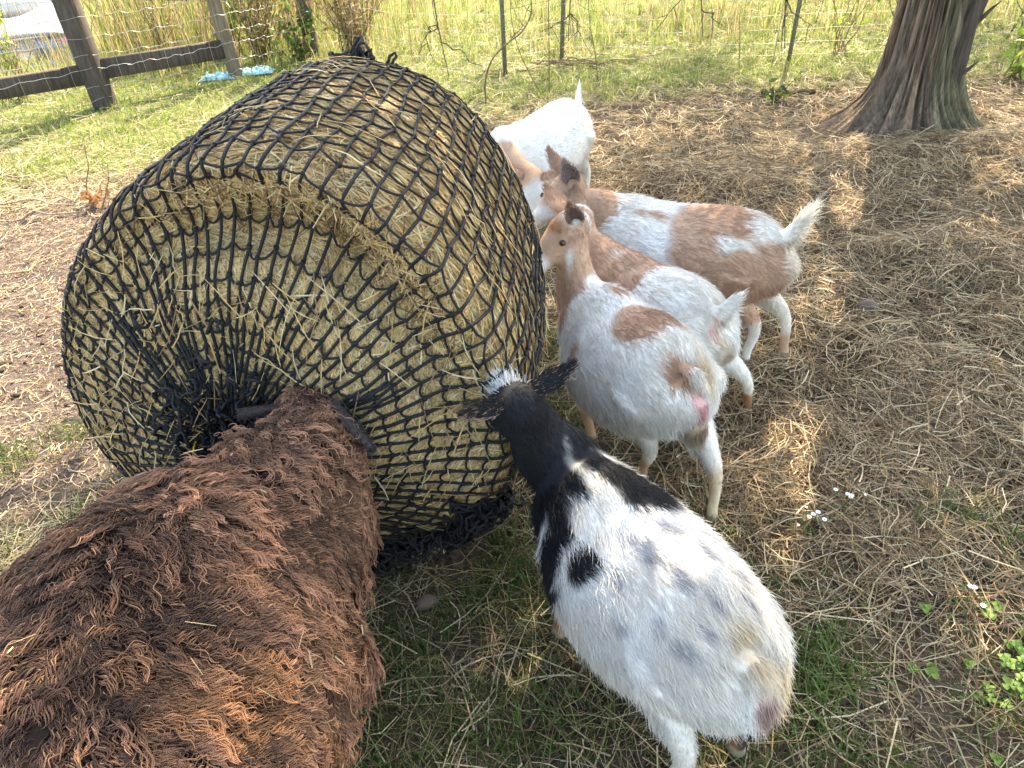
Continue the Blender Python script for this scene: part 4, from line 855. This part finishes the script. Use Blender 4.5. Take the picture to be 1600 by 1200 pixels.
HAYC = [(.46, .32, .17), (.36, .235, .12), (.55, .41, .24), (.17, .11, .065), (.66, .53, .34), (.27, .185, .11), (.10, .07, .045)]
DULL = [(.27, .20, .14), (.18, .13, .10), (.36, .28, .2), (.12, .085, .065), (.46, .38, .28)]
PALE = [(.50, .41, .24), (.42, .35, .20), (.56, .48, .31), (.36, .33, .17)]
def rej(x0, x1, y0, y1, wf_):
    def fn(N, r):
        X_ = []; Y_ = []; n = 0
        while n < N:
            x = r.uniform(x0, x1, N); y = r.uniform(y0, y1, N); k = r.random(N) < wf_(x, y); X_.append(x[k]); Y_.append(y[k]); n += k.sum()
        return np.concatenate(X_)[:N], np.concatenate(Y_)[:N]
    return fn
lay_straw('thick_hay', 78000, rej(.0, 4.6, .8, 6.2, lambda x, y: hay_zone(x, y) * (.18 + 1.9 * fbm(xyz(x, y), 3.2, 21) ** 2.4) * np.where(y < 3, 1, .75)), 601, .06, .20, .0032, HAYC, 'thick layer of brown waste hay under the tree', .16, 0, .03)
lay_straw('short_chaff', 115000, rej(-4.5, 4.2, .5, 6.0, lambda x, y: np.where(zones(x, y)[2] > .3, 1, np.where((y > 3.6) & (x > .2), .6, np.where(y < 2.2, .6, .22)))), 602, .015, .06, .0030, DULL + HAYC[:3], 'short chopped straw trodden into the soil', .10, 0, .006, 3)
lay_straw('scattered_straw', 9000, rej(-1.2, 2.2, .5, 3.2, lambda x, y: .5 + .5 * zones(x, y)[3]), 603, .06, .28, .0030, HAYC + PALE, 'scattered straw stems lying in the grass', .07, .003, .018)
lay_straw('pale_hay', 9000, rej(-2.2, -.45, 1.05, 2.0, lambda x, y: smooth(1.95, 1.55, y - .25 * (x + .9))), 604, .05, .20, .0028, PALE, 'pale dry hay lying beside the sheep', .12, 0, .03)
lay_straw('dry_litter', 26000, rej(-7, 5, 4.2, 8.5, lambda x, y: np.where(x < -1.2, np.where(y > 5.3, .45, 1), .75)), 605, .06, .2, .005, [(.40, .31, .20), (.32, .25, .15), (.46, .38, .25), (.30, .28, .13)], 'dry grass litter along the fence line', .25, 0, .03, 3)
def blades(name, N, fn, seed, hmin, hmax, wid, cols, label, lean=.5, k=4, clump=0):
    rr = np.random.default_rng(seed); x, y = fn(N, rr)
    if clump:
        nc = N // clump; x = np.repeat(x[:nc], clump) + rr.normal(0, .022, nc * clump); y = np.repeat(y[:nc], clump) + rr.normal(0, .022, nc * clump)
    keep = ~occupied(x, y); x, y = x[keep], y[keep]; N = len(x)
    a = rr.uniform(0, 2 * pi, N); h = rr.uniform(hmin, hmax, N) * (.6 + .8 * vnoise(xyz(x, y), 4, 7)); ln = rr.uniform(.15, 1, N) * lean
    o = np.stack([np.cos(a), np.sin(a), 0 * a], -1); P0 = xyz(x, y, height(x, y) - .004)
    P = np.stack([P0 + o * (h * ln * q ** 1.7)[:, None] + np.array([0, 0, 1.]) * (h * (q - .35 * ln * q * q))[:, None] for q in np.linspace(0, 1, k)], 1)
    c = np.array(cols)[rr.integers(0, len(cols), N)] * rr.uniform(.7, 1.25, (N, 1))
    b = rr.uniform(0, 2 * pi, N); s = np.stack([np.cos(b), np.sin(b), 0 * b], -1); W = (rr.uniform(.6, 1.2, N) * wid)[:, None] * np.linspace(1, .25, k) ** .7
    V, F, Cc = ribbons(P, W, s, c); return tag(mesh_np(name, V, F, M_GRASS, Cc), label, None, None, 'stuff')
GR = [(.07, .13, .025), (.09, .16, .035), (.055, .10, .02), (.13, .17, .05), (.20, .19, .08)]
GY = [(.17, .25, .05), (.22, .29, .07), (.14, .23, .04), (.28, .29, .10), (.36, .31, .15)]
blades('short_grass', 36000, rej(-1.0, 2.0, .5, 2.6, lambda x, y: zones(x, y)[3] * smooth(.40, .62, fbm(xyz(x, y), 5, 66)) + .02), 701, .015, .055, .0034, GR, 'short green grass growing between the straw', .9, 4, 5)
blades('grass_tufts', 620, rej(.62, 1.35, .78, 1.5, lambda x, y: smooth(.55, .70, fbm(xyz(x, y), 4, 68))), 702, .03, .085, .005, GR[:4] + [(.16, .22, .06)], 'longer green grass tufts at the lower right', 1.1, 4, 9)
blades('grass_by_hay', 3000, rej(-2.2, -.6, 1.2, 2.2, lambda x, y: smooth(.5, .65, fbm(xyz(x, y), 4, 69))), 703, .02, .07, .0035, GR, 'sparse green blades in the pale hay', .9, 4, 6)
blades('sunny_grass', 60000, rej(-7, 5.5, 4.3, 8.6, lambda x, y: zones(x, y)[1] * np.where(x < -.6, smooth(4.2, 5.2, y), 1)), 704, .03, .09, .006, GY, 'yellow green sunlit grass along the fences', .8, 3, 5)
blades('meadow_grass', 60000, rej(-14, 11, 6.9, 17, lambda x, y: np.where((x + 3.1) * -.55 + (y - 6.27) * .83 > .15, 1, .9)), 705, .06, .26, .010, GY + [(.42, .33, .17), (.46, .38, .2)], 'tall dry meadow grass beyond the fences', .55, 3, 6)
blades('dry_stalks', 3000, rej(-9, 8, 6.9, 11, lambda x, y: .35 + .65 * smooth(.45, .6, fbm(xyz(x, y), .9, 71))), 706, .45, 1.15, .006, [(.36, .26, .14), (.30, .20, .10), (.42, .34, .19), (.24, .22, .08)], 'tall dry weed stalks beyond the fence', .3, 4)
blades('weed_thicket', 5200, rej(-8, -1.2, 7.2, 12.5, lambda x, y: np.where(((x + 3.1) * -.55 + (y - 6.27) * .83 > .5) & (x > -.47 * y), .3 + .7 * smooth(.4, .6, fbm(xyz(x, y), 1.2, 74)), 0)), 707, .35, 1.05, .012, [(.28, .20, .11), (.20, .22, .07), (.26, .29, .08), (.34, .26, .15), (.15, .17, .05)], 'mixed brown and green weeds beyond the timber fence', .35, 4, 3)
# foreground weeds along the left fence, and leafy ones
def weed(name, label, x, y, h, n, cols, seed, leaf=.05, spread=.15, lw=.022, group=None, stems=6, scol=(.16, .12, .06)):
    rr = np.random.default_rng(seed); z0 = FZ(x, y); t = thing(name, label, 'plant', (x, y, z0), 0, group); ls = []; LP = []; LD = []
    for _ in range(stems):
        e = np.array([rr.normal(0, spread), rr.normal(0, spread), h * rr.uniform(.6, 1.05)]); p, r_ = wig((rr.normal(0, spread * .3), rr.normal(0, spread * .3), -.01), e, 12, h * .12, int(rr.integers(1e4)), .0045, .0015); ls.append((p, r_))
        for _ in range(n // stems):
            j = rr.integers(2, 12); LP.append(p[j]); LD.append(nrm(rr.normal(size=3) + np.array([0, 0, .25])))
    tube_obj('stem', ls, M_GRASS, t, 5, np.array(scol), cap=False)
    LP = np.array(LP); LD = np.array(LD); N = len(LP); l_ = (rr.uniform(.5, 1.2, N) * leaf)[:, None]; s = nrm(np.cross(LD, rr.normal(size=(N, 3))))
    P = np.stack([LP, LP + LD * l_ * .35, LP + LD * l_ * .7 + np.array([0, 0, -.1]) * l_, LP + LD * l_ + np.array([0, 0, -.3]) * l_], 1); c = np.array(cols)[rr.integers(0, len(cols), N)] * rr.uniform(.7, 1.25, (N, 1))
    V, F, Cc = ribbons(P, lw * np.array([.15, 1, .8, .08]), s, c); mesh_np('leaves', V, F, M_LEAF, Cc, t); return t
GL = [(.08, .15, .03), (.11, .19, .035), (.06, .12, .025)]; YL = [(.24, .32, .05), (.30, .36, .07), (.18, .27, .04)]; BR = [(.22, .15, .08), (.28, .20, .11), (.16, .11, .06)]
weed('bush', 'dense green bush at the foot of the corner post', -1.74, 7.30, .50, 300, GL + BR[:1], 801, .07, .16, .03, stems=10)
weed('dry_bush', 'brown dead weed clump left of the corner post', -2.08, 7.35, 1.0, 900, BR + [(.18, .18, .07)], 802, .07, .20, .014, stems=44)
weed('dry_bush', 'brown dead weed clump right of the corner post', -1.20, 7.25, 1.0, 1100, BR, 803, .07, .23, .014, stems=52)
weed('weed_plant', 'bright yellow green leafy weed behind the log post', -2.5, 7.9, 1.1, 380, YL, 804, .10, .28, .04, stems=9)
weed('weed_plant', 'bright yellow green leafy weed beside the car', -5.0, 8.6, .8, 160, YL, 805, .09, .28, .035, stems=8)
weed('weed_plant', 'bare stemmed weed with few green leaves beyond the right steel post', 2.85, 6.5, .75, 42, YL, 806, .07, .14, .04, stems=9, scol=(.3, .2, .12))
weed('weed_plant', 'leafy green weed at the right edge behind the tree trunk', 3.75, 5.55, .42, 90, YL, 807, .08, .16, .04, stems=7)
weed('weed_plant', 'small green weed in front of the tree roots', 1.98, 5.35, .16, 30, GL + YL, 808, .06, .07, .03, stems=5)
for k, (x, y, h, cs, sd_) in enumerate([(-3.9, 6.5, .5, BR, 811), (-4.6, 7.2, .7, BR + YL, 812), (-3.6, 7.2, .8, BR, 813), (-2.9, 7.3, .9, BR, 814), (-5.6, 7.6, .7, YL, 815), (3.6, 6.9, .9, BR, 816), (4.4, 6.6, 1.0, BR + YL, 817)]):
    weed('fence_weed', ['spindly dry weed below the left rail', 'mixed dry weed in front of the car', 'brown weed just left of the square post', 'tall brown weed between the two fence posts', 'low green weed at the far left edge', 'dry weed clump right of the tree trunk', 'tall reddish weed at the right edge'][k], x, y, h, 110, cs, sd_, .06, .2, .014, 'weeds along the fences', 12)
# clover
rr = np.random.default_rng(821); cx_, cy_ = rej(.86, 1.45, .74, 1.16, lambda x, y: smooth(.45, .62, fbm(xyz(x, y), 6, 73)) * smooth(.8, 1.05, x))(210, rr); V = []; F = []; n0 = 0
for x, y in zip(cx_, cy_):
    z = FZ(x, y) + rr.uniform(.012, .035); r_ = rr.uniform(.0055, .0095); a0 = rr.uniform(0, 6.3)
    for q in range(3):
        a = a0 + q * 2.094; c0 = np.array([x + cos(a) * r_ * .95, y + sin(a) * r_ * .95, z + .002]); an = np.arange(8) * pi / 4; ring = c0 + np.stack([np.cos(an) * r_, np.sin(an) * r_, .004 * np.cos(2 * an) + rr.normal(0, .001, 8)], -1)
        V.append(np.concatenate([ring, [c0 - [0, 0, .002]]])); F.append(np.array([[i, (i + 1) % 8, 8] for i in range(8)]) + n0); n0 += 9
V = np.concatenate(V); tag(mesh_np('clover', V, np.concatenate(F), M_LEAF, np.array([.14, .24, .045]) * np.repeat(rr.uniform(.7, 1.25, (len(V) // 9, 1)), 9, 0)), 'bright green clover leaves at the lower right', None, None, 'stuff')
# soil clods
def clod(p, r, seed, sq=.6):
    rr = np.random.default_rng(seed); nth, nph = 10, 6; V = [(0, 0, 1)]; 
    for i in range(1, nph):
        for j in range(nth): V.append((sin(pi * i / nph) * cos(2 * pi * j / nth), sin(pi * i / nph) * sin(2 * pi * j / nth), cos(pi * i / nph)))
    V.append((0, 0, -1)); V = np.array(V); V = V * (1 + .7 * (vnoise(V, 1.3, seed)[:, None] - .5)) * np.array([1, rr.uniform(.7, 1), sq]) * r + np.array(p)
    F4 = np.array([[1 + i * nth + j, 1 + i * nth + (j + 1) % nth, 1 + (i + 1) * nth + (j + 1) % nth, 1 + (i + 1) * nth + j] for i in range(nph - 2) for j in range(nth)])[:, ::-1]
    F3 = np.array([[0, 1 + j, 1 + (j + 1) % nth] for j in range(nth)] + [[len(V) - 1, 1 + (nph - 2) * nth + (j + 1) % nth, 1 + (nph - 2) * nth + j] for j in range(nth)]); return V, [F4, F3]
rr = np.random.default_rng(831); cl_ = []
for (cx0, cy0, sp, n_) in [(1.02, 1.18, .06, 50), (1.35, 1.45, .08, 40), (-.05, 1.0, .10, 60), (.05, .92, .08, 50), (.75, .95, .08, 40), (-2.2, 2.9, .5, 90), (-1.7, 2.3, .4, 80), (1.5, 2.6, .3, 40)]:
    for _ in range(n_):
        x, y = cx0 + rr.normal(0, sp), cy0 + rr.normal(0, sp)
        if not occupied(np.array([x]), np.array([y]))[0]: r_ = rr.uniform(.004, .016); cl_.append(clod((x, y, FZ(x, y) + r_ * .2), r_, int(rr.integers(1e5))))
V, F = join_vf(cl_); tag(mesh_np('soil_clods', V, F, M_GROUND, np.array([.10, .068, .048])), 'crumbs of dark soil', None, None, 'stuff')

# ------------------------------------------------------------------ small things
for px, py, r_, lb in [(668, 942, .030, 'round brown stone in the grass between sheep and goat'), (560, 1103, .036, 'flat pinkish stone beside the sheep flank'), (1352, 492, .05, 'pale brown stone in the hay right of the plume tailed goat')]:
    p = G(px, py); v, f = clod((0, 0, 0), r_, px, .65); o = mesh_np('stone', v, f, M_STONE); o.location = (p[0], p[1], FZ(p[0], p[1]) + r_ * .25); tag(o, lb, 'stone')
    md = o.modifiers.new('s', 'SUBSURF'); md.levels = md.render_levels = 1
# dark bark slab and stick near the tree
def bark_log(px, py, px2, py2, r_, lb, cat, name, colr):
    a_, b_ = G(px, py), G(px2, py2); a_[2] = FZ(*a_[:2]) + r_ * .5; b_[2] = FZ(*b_[:2]) + r_ * .5; p, rd = wig(a_, b_, 12, .03, px, r_, r_ * .8); v, f = tubes(p[None], rd[None] * (1 + .3 * (RNG.random((1, 12)) - .5)), 9, cap=True)
    v[:, 2] = a_[2] + (v[:, 2] - a_[2]) * .7; o = mesh_np(name, v - a_, f, M_BARK, np.array(colr)); o.location = a_; return tag(o, lb, cat)
bark_log(1192, 152, 1272, 145, .035, 'dark slab of bark lying left of the tree', 'log', 'bark_slab', (.10, .075, .06))
bark_log(1255, 122, 1312, 121, .012, 'pale straight stick lying behind the bark slab', 'stick', 'stick', (.30, .24, .18))
bark_log(1228, 688, 1165, 862, .0, 'x', 'x', 'x', (0, 0, 0)) if False else None
def twig_pile(name, lb, cen, N, lmin, lmax, seed, r_, colr, flat=.08):
    rr = np.random.default_rng(seed); z0 = FZ(*cen); t = []
    for _ in range(N):
        a = rr.normal(.1, .5); l_ = rr.uniform(lmin, lmax); c0 = np.array([rr.normal(0, .2), rr.normal(0, .06), rr.uniform(.01, flat)]); dv = np.array([cos(a), sin(a), rr.normal(0, .12)]) * l_ / 2
        p, rd = wig(c0 - dv, c0 + dv, 10, .06, int(rr.integers(1e5)), r_, r_ * .4); p[:, 2] = np.maximum(p[:, 2], .008); t.append((p, rd))
    o = tube_obj(name, t, M_BARK, None, 5, np.array(colr), cap=False); o.location = (*cen, z0); return tag(o, lb, 'twigs')
twig_pile('twig_pile', 'small heap of fallen dry twigs in front of the back fence', (.62, 6.50), 16, .25, .7, 841, .005, (.26, .19, .13))
for k, (x0, y0, x1, y1, r_, lb) in enumerate([(-20, 262, 118, 322, .007, 'uppermost thin stick slanting down from the left edge'), (-20, 333, 165, 328, .006, 'level stick just above the long pale branch'), (-20, 352, 140, 338, .009, 'long pale branch on the bare soil left of the bale'), (40, 415, 130, 362, .005, 'short crooked twig below the long pale branch'), (-20, 445, 105, 400, .006, 'lowest thin stick at the left edge'), (-10, 400, 60, 345, .004, 'thin twig crossing the left end of the sticks')]):
    a_, b_ = G(x0, y0), G(x1, y1); a_[2] = FZ(*a_[:2]) + .03; b_[2] = FZ(*b_[:2]) + .02; p, rd = wig(a_, b_, 14, .08, 850 + k, r_, r_ * .5)
    o = tube_obj('stick', [(p - a_, rd)], M_BARK, None, 6, np.array([.38, .28, .20])); o.location = a_; tag(o, lb, 'stick')
# blue tarp rags by the log post
for px, py, sx_, sy_, seed, lb in [(398, 118, .17, .075, 861, 'crumpled light blue tarp rag right of the log post'), (345, 124, .17, .07, 862, 'pale torn blue sheet left of the log post')]:
    p = G(px, py); n_ = 34; q = np.linspace(-1, 1, n_); X, Y = np.meshgrid(q, q); Pn = xyz(X * 2.2, Y * 1.5, seed)
    edge = 1 + .35 * (fbm(Pn, 1.2, seed) - .5); Zz = .075 * np.abs(fbm(Pn, 1.9, seed + 1, 3) - .5) * 2 + .012; Zz = Zz * smooth(1.02, .6, np.maximum(np.abs(X), np.abs(Y))) + .01
    V = np.stack([X * sx_ * edge, Y * sy_ * edge + .25 * X * sy_, Zz], -1).reshape(-1, 3); i_ = (np.arange(n_ - 1)[:, None] * n_ + np.arange(n_ - 1)[None]).ravel(); o = mesh_np('tarp', V, np.stack([i_, i_ + 1, i_ + n_ + 1, i_ + n_], -1), M_TARP); md = o.modifiers.new('t', 'SOLIDIFY'); md.thickness = .003
    o.location = (p[0], p[1], FZ(p[0], p[1]) + .005); tag(o, lb, 'tarp')
# saplings and vine
def sapling(lb, pts_px, r_, colr=(.20, .14, .09), leaves=0, branches=3, seed=1):
    base = G(*pts_px[0][:2]); yb = base[1]; rr = np.random.default_rng(seed); P = []
    for (px, py, dy) in pts_px:
        d_ = _fw + _r * (px - 800) / FPX - _u * (py - 600) / FPX; P.append(np.array([0, 0, CAM_H]) + d_ * ((yb + dy) / d_[1]))
    P = np.array(P); z0 = FZ(base[0], yb); P[0, 2] = z0 - .01; p, rd = spline(P, np.linspace(r_, r_ * .5, len(P))[:, None], 7); ls = [(p - P[0], rd[:, 0])]
    for _ in range(branches):
        j = rr.integers(len(p) // 3, len(p)); e = p[j] - P[0] + rr.normal(size=3) * np.array([.12, .06, .08]) + np.array([0, 0, .08]); ls.append(wig(p[j] - P[0], e, 7, .03, int(rr.integers(1e4)), r_ * .5, r_ * .2))
    t = thing('sapling', lb, 'sapling', tuple(P[0])); tube_obj('stem', ls, M_BARK, t, 6, np.array(colr), cap=False); return t
sapling('arching bare stem bending right above the back of the bale', [(760, 165, 0), (758, 130, 0), (768, 95, .02), (790, 70, .04), (815, 50, .06), (830, 20, .08), (828, -20, .1)], .007, branches=4, seed=2)
sapling('thin crooked sapling beside the arching stem', [(850, 152, 0), (825, 110, 0), (808, 70, 0), (798, 20, 0), (800, -20, 0)], .004, branches=3, seed=3)
sapling('slim upright sapling above the farthest goat', [(858, 148, 0), (858, 80, 0), (857, 20, 0), (858, -20, 0)], .004, branches=4, seed=4)
sapling('leaning dry stem at the foot of the back fence', [(935, 130, 0), (930, 85, 0), (922, 40, 0), (918, -20, 0)], .004, branches=3, seed=5)
sapling('pair of dry stems near the right steel post', [(1207, 98, 0), (1215, 60, 0), (1222, 20, 0), (1226, -20, 0)], .005, (.34, .27, .19), branches=3, seed=6)
sapling('straight dry stem left of the right steel post', [(1155, 100, 0), (1156, 60, 0), (1155, 20, 0)], .004, branches=2, seed=7)
sapling('bare crooked seedling rising from the dead leaves', [(142, 322, 0), (135, 290, 0), (138, 262, 0), (134, 240, 0), (130, 215, 0)], .004, (.24, .16, .10), branches=1, seed=8)
sapling('thin forked seedling left of the bale', [(160, 325, 0), (166, 300, 0), (170, 275, 0), (167, 255, 0)], .0035, (.24, .16, .10), branches=2, seed=9)
p = G(155, 325); rr = np.random.default_rng(871); N = 26; LP = rr.normal(size=(N, 3)) * np.array([.035, .03, .02]) + np.array([0, 0, .05]); LD = nrm(rr.normal(size=(N, 3)) + np.array([0, 0, .7])); s = nrm(np.cross(LD, rr.normal(size=(N, 3)))); l_ = rr.uniform(.04, .085, (N, 1))
P = np.stack([LP, LP + LD * l_ * .4 + s * .006, LP + LD * l_ * .8 - s * .004, LP + LD * l_], 1); V, F, Cc = ribbons(P, np.array([.007, .028, .022, .003]), s, np.array([.34, .17, .085]) * rr.uniform(.7, 1.2, (N, 1)))
o = mesh_np('dead_leaves', V, F, M_LEAF, Cc); o.location = (p[0], p[1], FZ(p[0], p[1])); tag(o, 'curled orange brown dead leaves at the bale edge', 'leaves')
# white wild flowers
for (px, py, n_, seed, lb) in [(1258, 838, 6, 881, 'white wildflower cluster nearest the hind hoof'), (1316, 806, 5, 882, 'white wildflower cluster right of the other flowers'), (1500, 965, 3, 883, 'few tiny white flowers by the right edge')]:
    rr = np.random.default_rng(seed); p = G(px, py); z0 = FZ(p[0], p[1]); t = thing('flower_plant', lb, 'flower', (p[0], p[1], z0)); ls = []
    for k in range(n_):
        e = np.array([rr.normal(0, .022), rr.normal(0, .022), rr.uniform(.05, .085)]); pp, rd = wig((0, 0, -.005), e, 7, .012, seed + k, .0011, .0008); ls.append((pp, rd)); V = []; F = []; n0 = 0
        for q in range(9):
            a = q * 2 * pi / 9; dv = np.array([cos(a), sin(a), .15]); sv = np.array([-sin(a), cos(a), 0]); R0 = .0075 if k < 4 else .0045
            V += [e + dv * R0 * .15, e + dv * R0 * .7 + sv * R0 * .26, e + dv * R0, e + dv * R0 * .7 - sv * R0 * .26]; F.append([n0, n0 + 1, n0 + 2, n0 + 3]); n0 += 4
        fo = mesh_np('flower_head', np.array(V), np.array(F), M_FLOWER, None, t, False)
    N = 60; LP = rr.normal(size=(N, 3)) * np.array([.03, .03, .015]) + np.array([0, 0, .028]); LD = nrm(rr.normal(size=(N, 3)) + [0, 0, .4]); s = nrm(np.cross(LD, rr.normal(size=(N, 3)))); P = np.stack([LP, LP + LD * .012, LP + LD * .022], 1)
    V, F, Cc = ribbons(P, np.array([.001, .004, .0005]), s, np.array([.09, .14, .05]) * rr.uniform(.7, 1.2, (N, 1))); tube_obj('stem', ls, M_GRASS, t, 4, np.array([.10, .14, .05]), cap=False); mesh_np('leaves', V, F, M_LEAF, Cc, t)
# grey box on a black bar beyond the fence
bx_ = thing('tow_bar', 'grey metal box on a long black bar in the weeds', 'farm tool', (-3.6, 8.9, FZ(-3.6, 8.9)))
v, f = tubes(np.array([[[-.55, .15, .52], [.4, .05, .47], [1.7, -.1, .42]]]), .02, 8, cap=True); mesh_np('bar', v, f, M_BLACKM, None, bx_)
v, f = box_vf((-.05, .1, .60), (.26, .2, .14), None, .02); mesh_np('box', v, f, M_GREY, None, bx_)
for x_, y_ in ((-.4, .13), (1.5, -.08)):
    v, f = tubes(np.array([[[x_, y_, 0], [x_, y_, .25], [x_, y_, .46]]]), .015, 6, cap=True); mesh_np('support', v, f, M_BLACKM, None, bx_)
